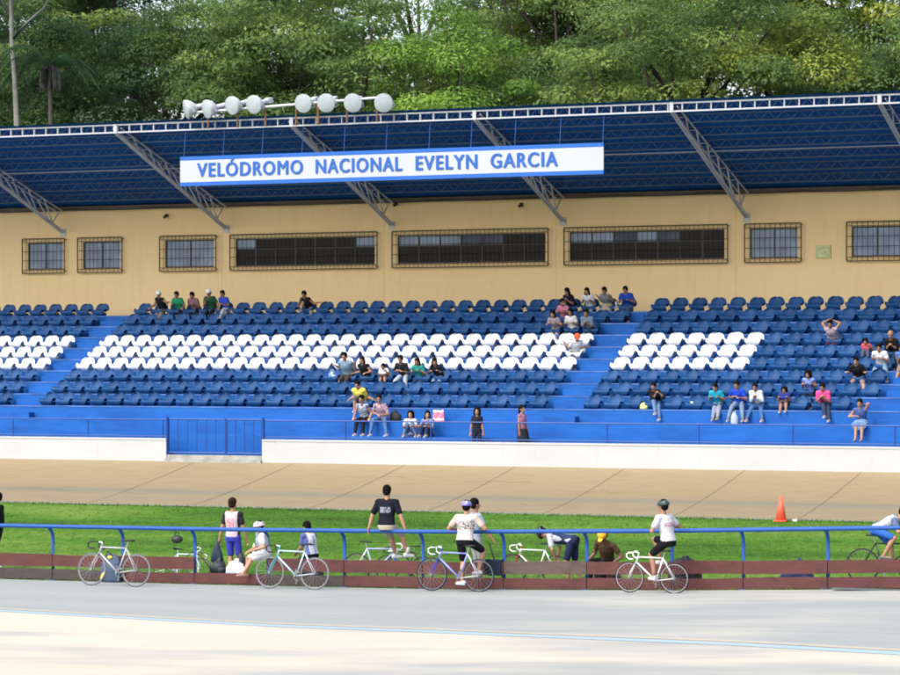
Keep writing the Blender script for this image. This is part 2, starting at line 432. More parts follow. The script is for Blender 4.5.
# bare step group
def pattern_mat(name, a, b, scale=22, c=None):
    m, nt, bs = newmat(name); v = mapped(nt)
    n = noise(nt, v, scale, 2)
    st = [(.42, a), (.5, b)] + ([(.6, c)] if c else [])
    r = ramp(nt, n, st); nt.links.new(r.outputs['Color'], bs.inputs['Base Color']); bs.inputs['Roughness'].default_value = .85
    return m
sp(365.5, 0, 395, 'woman in blue patterned tank top and black trousers, left on the bare front step', shirtmat=pattern_mat('floral_blue', (.03, .05, .14), (.4, .45, .5)), sleeve=0, pants=blk, hair='short', female=True, hands=((-.26, .28, .1), (.2, .35, .12)), skin=SKIN2, k=.95)
sp(383.5, 0, 394, 'woman in pink and blue patterned top and jeans on the bare front step', shirtmat=pattern_mat('floral_pink', (.1, .12, .25), (.5, .3, .32), 20), sleeve=.7, pants=(.1, .2, .4), hair='tail', female=True, feet=((-.28, .42, -.33), (.2, .45, -.33)), skin=SKIN2, k=.95, hyaw=.3, shoe=wht)
sp(411, -1, 410, 'child in white top and jeans crouching on the front ledge', shirt=(.55, .58, .65), pants=(.1, .18, .32), k=.8, hair='curly', feet=((-.2, .3, .07), (.12, .38, .07)), face=.2, skin=SKIN2)
sp(428.5, -1, 409.5, 'child in dark blue top with long hair crouching on the front ledge', shirtmat=pattern_mat('dark_print', (.02, .03, .08), (.2, .2, .3)), pants=(.03, .05, .12), k=.8, hair='long', hyaw=.4, skin=SKIN2, sleeve=1.2)
# top right group
sp(572.5, 9, 288.8, 'woman in navy top with long dark hair at the top of the middle block', shirt=(.012, .015, .04), pants=blk, hair='long', female=True, hyaw=-.3, face=-.2)
sp(590.5, 9, 288.5, 'woman in white blouse on the top row', shirt=(.7, .7, .75), pants=(.25, .28, .3), hair='long', female=True, skin=SKIN2)
sp(607.5, 9, 287.5, 'woman in grey shirt and beige skirt on the top row', shirt=(.2, .22, .23), pants=(.4, .34, .24), skirt=1, hair='short', female=True, hands=((-.2, .25, .3), (.22, .2, .3)), hyaw=-.3)
sp(629, 9, 288.5, 'man in bright blue t-shirt and jeans at the top row beside the stair gap', shirt=(.015, .07, .42), pants=(.04, .07, .12), k=.98, bw=1.08)
sp(565, 8, 299, 'woman in pink top on the eighth row', shirt=(.6, .22, .32), sleeve=.8, pants=(.1, .1, .12), female=True, hyaw=.8, side=-.08)
sp(556.5, 7, 311, 'woman with long dark hair and pale striped top on the seventh row', shirtmat=pattern_mat('pale_print', (.45, .4, .45), (.2, .15, .2)), sleeve=.4, pants=(.35, .33, .3), plen=1, hair='long', female=True, skin=SKIN2)
sp(573, 7, 309, 'woman in white t-shirt with a dark strap on the seventh row', shirt=(.72, .7, .72), pants=blk, hair='long', female=True)
sp(590, 7, 309.5, 'man in checked blue-grey shirt at the stair end of the seventh row', shirtmat=pattern_mat('check', (.08, .14, .22), (.14, .2, .28), 30), sleeve=.8, pants=(.02, .03, .06), k=.98, hyaw=.2)
sp(574.5, 5, 333.5, 'man in orange-red cap and white t-shirt slouching on the white seats', shirt=wht, pants=(.06, .09, .13), head=('cap', (.75, .1, .04), 1), face=.6, hpitch=.2, hands=((-.3, .2, .2), (.3, .1, .3)))
# right block
sp(656.5, 1, 382.5, 'man in black shirt and jeans with arms folded, beside a yellow bag', shirt=(.015, .015, .02), sleeve=1.3, pants=(.13, .22, .4), feet=((-.2, .35, -.36), (-.1, .4, -.2)), hands=((-.2, .34, .3), (-.1, .36, .28)), shoe=wht, side=-.03)
sp(718.5, 1, 384, 'person in turquoise t-shirt and grey jeans on the first row', shirt=(.02, .38, .52), pants=(.26, .3, .38), feet=((-.12, .5, -.36), (.02, .44, -.36)), hyaw=-.3, shoe=(.4, .4, .35))
SP_BLUE = None
sp(740, 1, 381, 'man in royal blue t-shirt with white print and jeans on the first row', shirt=(.02, .08, .6), pants=(.18, .26, .38), k=1, feet=((-.2, .42, -.37), (.2, .42, -.37)))
sp(758.5, 1, 385.5, 'person in white long-sleeved top and blue jeans leaning forward on the first row', shirt=(.72, .75, .8), sleeve=1.85, pants=(.06, .14, .32), k=.95, feet=((-.22, .42, -.37), (.2, .42, -.37)))
sp(786, 1, 387.5, 'curly-haired child in blue top squatting on the first row', shirt=(.03, .05, .3), pants=(.12, .08, .08), k=.7, hair='curly', plen=1)
sp(811, 2, 373, 'woman with curly hair and blue tank top on the second row', shirtmat=pattern_mat('blue_tank', (.05, .1, .5), (.2, .3, .6)), sleeve=0, pants=blk, hair='curly', female=True)
sp(825.5, 1, 384, 'person in bright pink t-shirt with legs crossed on the first row', shirt=(.85, .1, .32), sleeve=.7, pants=(.03, .05, .1), female=True, k=.95, feet=((-.2, .42, -.36), (-.1, .45, -.25)), bw=1.1)
sp(859, 3, 358.5, 'man in black t-shirt and patterned shorts with hands on his knees', shirt=(.015, .015, .018), pants=(.3, .2, .2), plen=.95, hands=((-.26, .34, .18), (.24, .34, .18)), feet=((-.26, .42, -.37), (.2, .42, -.37)), skin=SKIN2, k=.95, bw=1.05)
sp(833, 6, 321.5, 'person in striped tank top with both hands raised to the head', shirtmat=pattern_mat('pink_stripe', (.5, .4, .45), (.25, .2, .25)), sleeve=0, pants=(.1, .01, .02), plen=1, hands=((-.1, .1, .55), (.12, .08, .58)), elbow=((-1, .2, .3), (1, .2, .3)))
sp(867.5, 5, 343.5, 'small girl in red top beside the man in black', shirt=(.55, .1, .14), k=.62, pants=(.1, .1, .15), hair='long', female=True)
sp(893.5, 5, 334.5, 'bald man in black shirt at the right end of the fifth row', shirt=(.015, .012, .012), sleeve=1.2, pants=(.03, .03, .04), k=.98, hcol=SKIN)
sp(882, 4, 345.5, 'man in white t-shirt and light jeans near the right end', shirt=(.78, .78, .8), pants=(.22, .32, .46), k=.98, bw=1.06, feet=((-.24, .42, -.37), (.24, .42, -.42)))
sp(862.5, 0, 398.5, 'woman in blue tank top and pale blue skirt, hand on cheek, on the bare step', shirt=(.08, .13, .35), sleeve=0, pants=(.2, .33, .55), skirt=1, k=.93, hands=((-.12, .2, .55), (.12, .3, .25)), elbow=((-.6, .8, -.8), (.8, -.3, -.5)), hair='short', female=True, skin=SKIN2, feet=((-.08, .42, -.33), (.08, .44, -.33)), shoe=None)
sp(904, 4, 348, 'person cut off by the right edge of the view', shirt=(.1, .2, .45), pants=(.3, .2, .15), plen=.95)
# two children on the walkway
def stand(loc, rz, top_z, label, **kw):
    H = top_z-loc[2]; k = H/1.66
    kw.setdefault('hands', ((-.24*k, .06, .76*k), (.24*k, .06, .76*k)))
    kw.setdefault('feet', ((-.1*k, 0, .085*k), (.1*k, .03, .085*k)))
    person(loc, rz, label, hp=.89*k, k=k, **kw)
for px, top, rz, lab, kw in ((477, 408.5, PI+.3, 'girl in black clothes standing behind the white wall', dict(shirt=(.02, .02, .035), pants=(.02, .025, .05), hair='curly', sleeve=.6, bw=.8)),
                             (522, 406, -PI/2-.3, 'girl in pink tank top and long dark skirt standing sideways behind the white wall', dict(shirt=(.4, .18, .28), pants=(.03, .04, .05), skirt=1.8, sleeve=0, hair='tail', skin=SKIN, bw=.82))):
    Y = 67.75; X = X_at(px, Y)
    stand((X, Y, WALKZ), rz, Z_at(px, top, Y), lab, group='children walking behind the front wall', **kw)
# ------------------------------------------------------------------ riders and people at the fence
def jersey(name, base, back, side, lo=.12, hi=.45, w=.08, zc=None):
    m, nt, b = newmat(name)
    tc = N(nt, 'ShaderNodeTexCoord'); sx = N(nt, 'ShaderNodeSeparateXYZ'); nt.links.new(tc.outputs['Generated'], sx.inputs[0])
    def band(out, c, hw):
        s = N(nt, 'ShaderNodeMath', operation='SUBTRACT'); nt.links.new(out, s.inputs[0]); s.inputs[1].default_value = c
        a = N(nt, 'ShaderNodeMath', operation='ABSOLUTE'); nt.links.new(s.outputs[0], a.inputs[0])
        l = N(nt, 'ShaderNodeMath', operation='LESS_THAN'); nt.links.new(a.outputs[0], l.inputs[0]); l.inputs[1].default_value = hw
        return l.outputs[0]
    def mul(a, c):
        k = N(nt, 'ShaderNodeMath', operation='MULTIPLY'); nt.links.new(a, k.inputs[0]); nt.links.new(c, k.inputs[1]); return k.outputs[0]
    c1 = mixc(nt, band(sx.outputs['X'], .5, .28), side, base)
    n = noise(nt, mapped(nt, (1, 1, 2.4)), 26, 1)
    gt = N(nt, 'ShaderNodeMath', operation='GREATER_THAN'); nt.links.new(n, gt.inputs[0]); gt.inputs[1].default_value = .5
    msk = mul(mul(band(sx.outputs['X'], .5, w), band(sx.outputs['Z'], (lo+hi)/2, (hi-lo)/2)), gt.outputs[0])
    wr = ramp(nt, noise(nt, mapped(nt, (1, 1, .6)), 11, 4, .6), [(.3, (.55, .55, .57)), (.7, (.78, .78, .77))])
    nt.links.new(mixc(nt, 1.0, mixc(nt, msk, c1, back), wr.outputs['Color'], 'MULTIPLY'), b.inputs['Base Color']); b.inputs['Roughness'].default_value = .7; b.inputs['Specular IOR Level'].default_value = .12
    return m
def gpt(px, Y): X = X_at(px, Y); return Vector((X, Y, groundz(X, Y)))
G2 = 'people and riders at the trackside fence'
# far left dark figure
p = gpt(-3, 51.6); stand(p, PI*.5, Z_at(-3, 493, 51.6), 'person in black clothes standing at the left edge on the grass', shirt=(.01, .012, .014), sleeve=1.9, pants=(.012, .012, .015), fine=True, group=G2)
# man standing, back turned, pink-white jersey
p = gpt(233, 51.1)
stand(p, -.06, Z_at(233, 498.5, 51.1), 'cyclist standing with back turned in pink and white jersey, holding a dark bag', fine=True, group=G2,
      shirtmat=jersey('jersey_pink', (.75, .6, .64), (.7, .12, .2), (.03, .025, .04), .45, .75, .17), sleeve=.6, pants=(.06, .07, .5), plen=.85, skin=SKIN2, hcol=HAIRB,
      hands=((-.34, .0, .8), (.27, .16, .78)), shoe=(.5, .5, .5))
# child with striped cap sitting on the plank
p = gpt(266, FENY-.03); zb = p.z+.57
person((p.x, p.y, zb), PI/2+.75, 'child in white and blue cycling jersey and striped helmet sitting on the top plank', hp=.1, k=.86, lean=.3, fine=True, group=G2,
       shirtmat=jersey('jersey_blue', (.72, .75, .8), (.05, .2, .65), (.7, .72, .78), 0, 1, .12), sleeve=.6, pants=(.65, .62, .66), plen=.9, skin=SKIN2,
       head=('helmet', (.6, .45, .5), (.1, .1, .2)), feet=((-.1, .52, -.3), (.16, .4, -.33)), hands=((-.16, .3, .18), (.16, .3, .15)), shoe=None)
# boy reading
p = gpt(312, FENY+.22); zb = p.z+.52
person((p.x, p.y, zb), PI/2-.35, 'boy with dark hair in white and blue jersey and black shorts sitting behind the planks', hp=.1, k=.88, lean=.25, fine=True, group=G2,
       shirtmat=jersey('jersey_white', (.72, .74, .82), (.1, .15, .5), (.15, .18, .5), .0, .9, .05), sleeve=.6, pants=(.012, .012, .016), plen=.95, skin=SKIN2,
       feet=((-.12, .36, -.42), (.12, .36, -.42)), hands=((-.08, .36, .14), (.1, .36, .14)), hpitch=.3)
# man sitting on the rail
RAILH = 1.16; RAILY = FENY-.2
X = X_at(386.5, RAILY); zr = gz(X)+RAILH+.035
def tee_print():
    m, nt, b = newmat('black_tee_print')
    tc = N(nt, 'ShaderNodeTexCoord'); v = tc.outputs['Object']; sx = N(nt, 'ShaderNodeSeparateXYZ'); nt.links.new(v, sx.inputs[0])
    def band(out, c, hw):
        s = N(nt, 'ShaderNodeMath', operation='SUBTRACT'); nt.links.new(out, s.inputs[0]); s.inputs[1].default_value = c
        a = N(nt, 'ShaderNodeMath', operation='ABSOLUTE'); nt.links.new(s.outputs[0], a.inputs[0])
        l = N(nt, 'ShaderNodeMath', operation='LESS_THAN'); nt.links.new(a.outputs[0], l.inputs[0]); l.inputs[1].default_value = hw; return l.outputs[0]
    mp = N(nt, 'ShaderNodeMapping'); mp.inputs['Scale'].default_value = (1, .05, .45); nt.links.new(v, mp.inputs[0])
    n = noise(nt, mp.outputs[0], 60, 1)
    g = N(nt, 'ShaderNodeMath', operation='GREATER_THAN'); nt.links.new(n, g.inputs[0]); g.inputs[1].default_value = .47
    a = N(nt, 'ShaderNodeMath', operation='MULTIPLY'); nt.links.new(band(sx.outputs['X'], 0.0, .115), a.inputs[0]); nt.links.new(band(sx.outputs['Z'], .40, .058), a.inputs[1])
    a2 = N(nt, 'ShaderNodeMath', operation='MULTIPLY'); nt.links.new(a.outputs[0], a2.inputs[0]); nt.links.new(g.outputs[0], a2.inputs[1])
    nt.links.new(mixc(nt, a2.outputs[0], (.008, .009, .016), (.25, .28, .33)), b.inputs['Base Color']); b.inputs['Roughness'].default_value = .85; b.inputs['Specular IOR Level'].default_value = .12
    return m
person((X, RAILY, zr), .08, 'man in black printed t-shirt and khaki shorts sitting on the blue rail, back turned', hp=.09, k=1.03, lean=.08, fine=True, group=G2,
       shirtmat=tee_print(), sleeve=.75, pants=(.5, .45, .36), plen=.92, skin=SKIN2, hands=((-.38, -.0, .02), (.4, .0, .02)), grip=.9, bw=1.1,
       feet=((.02, .5, -.53), (.3, .42, -.5)), knee=(0, 1, .6), shoe=(.75, .75, .76), toe=(.8, .7), sock=(.75, .75, .75))
# rider on the blue bike leaning on the rail
BIKES = {}
bp = on_ground(455, 591.5); BY = bp.y
X = X_at(464.5, BY+.0)
z0 = gz(X)
hd = .99
person((X, BY+.02, z0), .12, 'cyclist in purple helmet and white jersey on the blue bike, leaning on the rail', hp=hd+.02, k=1.02, lean=.22, bw=1.08, fine=True, group=G2,
       shirtmat=jersey('jersey_cream', (.78, .72, .66), (.12, .10, .12), (.78, .58, .5), .5, .8, .24), sleeve=.65, pants=(.01, .01, .014), plen=.85, skin=SKIN2,
       head=('helmet', (.17, .15, .48), (.55, .55, .68)), hands=((-.27, .36, 1.21), (.3, .36, 1.21)), elbow=((-.8, -.4, -.6), (.8, -.4, -.6)),
       feet=((-.03, -.1, .22), (.22, .22, .4)), knee=((0, .6, .2), (.6, .8, .2)), shoe=(.5, .52, .58), toe=(-.9, .35))
# companion behind him
p = gpt(475.5, FENY+.45)
stand(p, -.75, Z_at(475.5, 499, p.y), 'dark-haired person in pale clothes standing behind the rail beside the cyclist in purple helmet', shirt=(.35, .42, .52), pants=(.4, .42, .45), skin=SKIN, fine=True, group=G2,
      hands=((-.2, .3, 1.1), (.38, .28, .85)), hyaw=.0)
# bent over mechanic
p = gpt(573, FENY+.75)
person((p.x, p.y, p.z), PI/2, 'cyclist in black helmet and dark blue and white kit bending over a bicycle', hp=.88, k=1., lean=1.42, fine=True, group=G2,
       shirtmat=jersey('jersey_navy', (.03, .05, .13), (.6, .65, .75), (.6, .63, .7), .0, 1, .06), sleeve=.7, pants=(.02, .03, .08), plen=.85, skin=SKIN2,
       head=('helmet', (.015, .015, .02), (.03, .03, .03)), hands=((-.12, .32, .5), (.15, .4, .5)), elbow=((-.6, -.2, -.4), (.6, -.2, -.4)), feet=((-.12, .05, .08), (.14, -.12, .08)), knee=(0, 1, .2), shoe=(.1, .1, .1))
# brown shirt, yellow cap, bowed
p = gpt(607.5, FENY+.8)
person((p.x, p.y, p.z+.36), PI-.2, 'person in brown shirt with bowed head in an orange-yellow cap, sitting behind the planks', hp=.1, k=1., lean=.55, fine=True, group=G2,
       shirt=(.09, .05, .03), sleeve=.5, pants=(.015, .014, .014), skin=SKIN3, head=('cap', (.85, .42, .04), 1), hpitch=.6, side=-.22,
       hands=((-.3, .3, .1), (.3, .3, .1)), feet=((-.16, .4, -.28), (.16, .4, -.28)))
# rider on the white bike
bp2 = on_ground(652, 593.2); WY = bp2.y
X = X_at(668.5, WY); z0 = gz(X)
person((X, WY+.0, z0), PI/2-.35, 'cyclist in dark green helmet, white jersey and black shorts sitting on the white bike', hp=.99, k=1.03, lean=.22, bw=1.06, fine=True, group=G2,
       shirtmat=jersey('jersey_plain', (.78, .76, .8), (.6, .1, .2), (.7, .7, .78), .62, .74, .24), sleeve=.6, pants=(.01, .01, .013), plen=.85, skin=SKIN,
       head=('helmet', (.015, .04, .04), (.05, .1, .1)), hands=((-.12, .28, 1.27), (.3, .28, 1.27)), elbow=((-.8, -.3, -.6), (.8, -.3, -.6)),
       feet=((-.13, .24, .33), (.14, .3, .62)), knee=(0, 1, .3), shoe=(.6, .6, .62))
# rider on the right edge
rp = gpt(876, FENY+.95)
person((rp.x, rp.y, rp.z), -PI/2, 'cyclist in grey jersey and blue shorts crouched over the handlebars at the right edge', hp=1.04, k=1.0, lean=1.08, fine=True, group=G2,
       shirtmat=jersey('jersey_grey', (.55, .57, .64), (.06, .08, .16), (.14, .17, .3), .0, 1, .10), sleeve=.65, pants=(.04, .16, .6), plen=.85, skin=SKIN2,
       hands=((-.18, .72, 1.06), (.18, .72, 1.06)), elbow=((-.7, -.2, -.6), (.7, -.2, -.6)), feet=((-.12, .3, .33), (.12, .18, .55)), knee=(0, 1, .3), shoe=(.1, .1, .1))
print('people', len(PEOPLE))
# ------------------------------------------------------------------ setting: ground, tracks
def sheet(name, xs, ys, zf, mat, kind='structure', thick=None):
    nx, ny = len(xs), len(ys); vs = []
    for y in ys:
        for x in xs: vs.append((x, y, zf(x, y)))
    fs = [(j*nx+i, j*nx+i+1, (j+1)*nx+i+1, (j+1)*nx+i) for j in range(ny-1) for i in range(nx-1)]
    mb = MB(); mb.v = vs; mb.f = fs; mb.m = [0]*len(fs)
    o = mb.build(name, mat, smooth=True); tag(o, kind=kind); return o
def lin(a, b, n): return [a+(b-a)*i/(n-1) for i in range(n)]
def grass_mat():
    m, nt, b = newmat('grass'); v = mapped(nt)
    n1 = noise(nt, mapped(nt, (.25, 1, 1)), .42, 5, .6); n2 = noise(nt, v, 5, 6, .7); n3 = noise(nt, mapped(nt, (1, .35, 1)), 22, 4, .7)
    r1 = ramp(nt, n1, [(.33, (.038, .092, .018)), (.5, (.068, .165, .026)), (.64, (.13, .225, .05))])
    r2 = ramp(nt, n2, [(.3, (.5, .55, .45)), (.5, (.95, .95, .9)), (.75, (1.25, 1.2, 1.3))])
    r3 = ramp(nt, n3, [(.3, (.55, .6, .5)), (.6, (1.15, 1.1, 1.0))])
    c = mixc(nt, 1.0, r1.outputs['Color'], r2.outputs['Color'], 'MULTIPLY'); c = mixc(nt, 1.0, c, r3.outputs['Color'], 'MULTIPLY')
    nt.links.new(c, b.inputs['Base Color']); b.inputs['Roughness'].default_value = .95; b.inputs['Specular IOR Level'].default_value = .05
    bump(nt, b, n3, .8, .06); return m
GRASS = grass_mat()
mb = MB(); mb.add([(-900, -300, -5.6), (900, -300, -5.6), (900, 1500, -5.6), (-900, 1500, -5.6)], [(0, 1, 2, 3)])
tag(mb.build('ground', M('ground_soil', (.06, .09, .03), .9, .4, .05)), kind='structure')
sheet('infield_grass', lin(XL, XR, 101), lin(50.3, 61.15, 18), lambda x, y: groundz(x, y)+.006*math.sin(x*3)*math.sin(y*4), GRASS)
# ground shoulder behind the stand carrying the trees
sheet('hillside', lin(-120, 60, 40), lin(81, 150, 20), lambda x, y: -4.0+max(0, (y-86))*.05+.3*math.sin(x*.3+y*.2), M('hill_soil', (.04, .06, .02), .95, .4, .4))
def concrete(name, cols, streak, rough=.8, patch=None, sc=.35):
    m, nt, b = newmat(name)
    v = mapped(nt, streak); n = noise(nt, v, 1.0, 6, .6); n2 = noise(nt, mapped(nt), 14, 5, .7); n3 = noise(nt, mapped(nt, (.15, .4, 1)), sc*3, 4, .5)
    r = ramp(nt, n, cols)
    r2 = ramp(nt, n2, [(.3, (.93, .93, .93)), (.7, (1.05, 1.05, 1.05))])
    c = mixc(nt, 1.0, r.outputs['Color'], r2.outputs['Color'], 'MULTIPLY')
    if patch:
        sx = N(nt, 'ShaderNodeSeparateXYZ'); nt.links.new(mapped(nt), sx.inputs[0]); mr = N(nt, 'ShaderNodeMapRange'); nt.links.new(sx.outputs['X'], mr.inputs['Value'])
        mr.inputs['From Min'].default_value = -23; mr.inputs['From Max'].default_value = -13; mr.inputs['To Min'].default_value = -.10; mr.inputs['To Max'].default_value = .12     # patches spread and strengthen towards the right
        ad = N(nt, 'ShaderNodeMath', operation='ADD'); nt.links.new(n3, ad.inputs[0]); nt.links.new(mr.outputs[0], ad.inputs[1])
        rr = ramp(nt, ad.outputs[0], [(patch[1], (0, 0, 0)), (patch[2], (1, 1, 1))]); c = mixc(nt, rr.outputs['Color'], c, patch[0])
    nt.links.new(c, b.inputs['Base Color']); b.inputs['Roughness'].default_value = rough
    bump(nt, b, n2, .15, .01); return m
# far banked straight
TRK = 61.1
def trz(x, y):
    t = (y-TRK)/(FRONTY-TRK); return -3.6+.9*(t**1.25)
def far_track_mat():
    m, nt, b = newmat('track_tan')
    tc = N(nt, 'ShaderNodeTexCoord'); sx = N(nt, 'ShaderNodeSeparateXYZ'); nt.links.new(tc.outputs['Object'], sx.inputs[0])
    nn = noise(nt, mapped(nt, (.12, 1.2, 1)), 1.2, 5, .6)
    ad = N(nt, 'ShaderNodeMath', operation='MULTIPLY_ADD'); nt.links.new(nn, ad.inputs[0]); ad.inputs[1].default_value = .5; nt.links.new(sx.outputs['Y'], ad.inputs[2])
    mr = N(nt, 'ShaderNodeMapRange'); nt.links.new(ad.outputs[0], mr.inputs['Value']); mr.inputs['From Min'].default_value = TRK+.25; mr.inputs['From Max'].default_value = FRONTY+.25
    tan, tan2, gr, pk = (.245, .188, .100), (.222, .172, .096), (.168, .146, .106), (.205, .163, .103)
    r = ramp(nt, mr.outputs[0], [(0, gr), (.03, pk), (.1, tan2), (.2, pk), (.27, tan2), (.33, (.185, .155, .105)), (.38, gr), (.43, tan2), (.6, tan), (1, (.262, .202, .108))])
    n2 = noise(nt, mapped(nt, (.5, 2, 1)), 3, 6, .65); r2 = ramp(nt, n2, [(.3, (.88, .87, .86)), (.65, (1.05, 1.05, 1.05))])
    c = mixc(nt, 1.0, r.outputs['Color'], r2.outputs['Color'], 'MULTIPLY')
    nt.links.new(c, b.inputs['Base Color']); b.inputs['Roughness'].default_value = .75; return m
sheet('banked_track', lin(XL, XR, 60), lin(TRK, FRONTY+.1, 14), trz, far_track_mat())
# joints and cracks in the track surface
mb = MB()
for px, y in ((100, 502), (203, 508), (320, 506), (437, 502), (553, 508), (681, 503), (805, 518)):
    x0 = X_at(px, 62.0); pts = []
    for j in range(24):
        yy = TRK+.02+(FRONTY-TRK-.05)*j/23; xx = x0+random.uniform(-.006, .006)+.0*j; w_ = .014
        pts.append((xx, yy))
    for (a, c), (d, e) in zip(pts, pts[1:]):
        mb.add([(a-w_, c, trz(a, c)+.006), (a+w_, c, trz(a, c)+.006), (d+w_, e, trz(d, e)+.006), (d-w_, e, trz(d, e)+.006)], [(0, 1, 2, 3)])
tag(mb.build('track_joints', M('joint_tar', (.19, .15, .096), .9, .2)), kind='structure')
mb = MB()
for k in range(9):
    xx, yy = random.uniform(-52, -14), random.uniform(62.5, 66)
    for _ in range(14):
        nx_, ny_ = xx+random.uniform(.06, .2), yy+random.uniform(-.16, .12)
        if not TRK+.1 < ny_ < FRONTY-.1: break
        mb.add([(xx, yy-.012, trz(0, yy-.012)+.005), (nx_, ny_-.012, trz(0, ny_-.012)+.005), (nx_, ny_+.012, trz(0, ny_+.012)+.005), (xx, yy+.012, trz(0, yy+.012)+.005)], [(0, 1, 2, 3)])
        xx, yy = nx_, ny_
tag(mb.build('track_cracks', M('crack_dark', (.18, .14, .09), .9, .2)), kind='structure')
# inner edge line of the far track
mb = MB()
for i in range(80):
    a = XL+(XR-XL)*i/80; c = XL+(XR-XL)*(i+1)/80
    mb.add([(a, TRK+.05, trz(a, TRK+.05)+.006), (c, TRK+.05, trz(c, TRK+.05)+.006), (c, TRK+.2, trz(c, TRK+.2)+.006), (a, TRK+.2, trz(a, TRK+.2)+.006)], [(0, 1, 2, 3)])
tag(mb.build('blue_inner_line', M('faded_line', (.22, .24, .25), .8, .25, 3)), kind='structure')
# near apron and track
def lineY(X): return float(np.interp(X, [-60, -27.6, -17.4, -9.2, 20], [48.6, 43.55, 41.2, 38.45, 30]))
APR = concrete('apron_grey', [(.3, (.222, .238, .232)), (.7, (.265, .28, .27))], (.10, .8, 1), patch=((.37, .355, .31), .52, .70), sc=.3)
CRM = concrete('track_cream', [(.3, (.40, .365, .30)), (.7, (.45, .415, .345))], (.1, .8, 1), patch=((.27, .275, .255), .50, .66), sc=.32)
xs = lin(XL, XR, 101)
def strip(name, fa, fb, ny, dz, mat):
    vs = []; nx = len(xs)
    for j in range(ny):
        for x in xs:
            t = j/(ny-1); y = fa(x)*(1-t)+fb(x)*t; vs.append((x, y, gz(x)+dz))
    mb = MB(); mb.v = vs; mb.f = [(j*nx+i, j*nx+i+1, (j+1)*nx+i+1, (j+1)*nx+i) for j in range(ny-1) for i in range(nx-1)]; mb.m = [0]*len(mb.f)
    return tag(mb.build(name, mat, smooth=True), kind='structure')
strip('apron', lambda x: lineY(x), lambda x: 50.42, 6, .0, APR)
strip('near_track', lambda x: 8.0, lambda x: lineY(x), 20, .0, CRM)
def painted_line_mat():
    m, nt, b = newmat('line_lightblue'); n = noise(nt, mapped(nt, (1, 3, 1)), 3, 6, .7)
    r = ramp(nt, n, [(.35, (.31, .38, .41)), (.6, (.24, .36, .46))]); nt.links.new(r.outputs['Color'], b.inputs['Base Color']); b.inputs['Roughness'].default_value = .6; return m
strip('light_blue_line', lambda x: lineY(x)-.13*(1+max(0, (x+30)*.02)), lambda x: lineY(x)+.16*(1+max(0, (x+30)*.02)), 2, .005, painted_line_mat())
strip('cream_edge_line', lambda x: lineY(x)+.24*(1+max(0, (x+30)*.02)), lambda x: lineY(x)+.42*(1+max(0, (x+30)*.02)), 2, .005, M('line_cream', (.38, .34, .27), .7, .1, 3))
# grass blades along the infield
blades = MB()
for i in range(13000):
    if i < 7000: Y = random.uniform(50.7, 61.1)
    elif i < 10500: Y = random.uniform(61.0, 61.22)
    else: Y = random.uniform(50.3, 50.8)
    X = X_at(random.uniform(-20, 920), Y); z = groundz(X, min(Y, 61.1))
    for q in range(1):
        h = random.uniform(.02, .055); a = random.uniform(0, PI); w_ = random.uniform(.008, .02)
        dx, dy = math.cos(a)*w_, math.sin(a)*w_; lx, ly = random.uniform(-.05, .05), random.uniform(-.05, .05)
        blades.add([(X-dx, Y-dy, z-.01), (X+dx, Y+dy, z-.01), (X+lx, Y+ly, z+h)], [(0, 1, 2)])
for cx, cy, n_, sp_ in ((789, 589, 60, .12),):
    c = on_ground(cx, cy)
    for i in range(n_):
        a = random.uniform(0, 2*PI); rr = random.uniform(0, .3); X = c.x+rr*math.cos(a)*1.1; Y = c.y+rr*math.sin(a)*.5; h = random.uniform(.05, .12)
        blades.add([(X-.02, Y, c.z), (X+.02, Y, c.z), (X+random.uniform(-.08, .08), Y-.02, c.z+h)], [(0, 1, 2)])
tag(blades.build('grass_blades', M('blade_green', (.085, .18, .03), .9, .3, 2)), 'short green blades of the infield grass', 'grass', kind='stuff')
# ------------------------------------------------------------------ grandstand
BLUE = M('stand_blue_paint', (.005, .08, .40), .45, .07, .9, bmp=.05)
def terr_mat():
    m, nt, b = newmat('terrace_blue'); v = mapped(nt, (.25, 1, 1)); n = noise(nt, v, 2.2, 5, .6); n2 = noise(nt, mapped(nt), 9, 4, .7)
    r = ramp(nt, n, [(.28, (.004, .07, .28)), (.5, (.006, .095, .36)), (.75, (.010, .115, .40))])
    r2 = ramp(nt, noise(nt, mapped(nt, (.5, 1, 2.2)), 3.2, 7, .72), [(.33, (.72, .78, .84)), (.52, (1, 1, 1))])
    nt.links.new(mixc(nt, 1.0, r.outputs['Color'], r2.outputs['Color'], 'MULTIPLY'), b.inputs['Base Color']); b.inputs['Roughness'].default_value = .6; b.inputs['Specular IOR Level'].default_value = .25; return m
TERR = terr_mat()
stand_o = empty('grandstand', (-35, FRONTY, WALKZ))
tag(stand_o, 'long grandstand with blue concrete tiers, tan rear wall and dark blue cantilever roof', 'grandstand')
def gs(name, mb, mat, smooth=False, parent=None):
    o = mb.build(name, mat, smooth=smooth)
    o.parent = parent or stand_o
    if parent is None: o.matrix_parent_inverse = Matrix.Translation(stand_o.location).inverted()
    return o
mb = MB()
prof = [(FRONTY+.25, -5.5), (FRONTY+.25, WALKZ), (68.05, WALKZ), (68.05, TM1Z), (68.75, TM1Z), (68.75, T0Z)]
prev = T0Z
for r in range(1, 10):
    yf = rowY(r)-.3
    prof += [(yf, prev), (yf, tierZ(r))]; prev = tierZ(r)
prof += [(WALLY+.4, prev), (WALLY+.4, -5.5)]
n = len(prof); vs = [(XL, y, z) for y, z in prof]+[(XR, y, z) for y, z in prof]
fs = [(i, i+1, n+i+1, n+i) for i in range(n-1)]
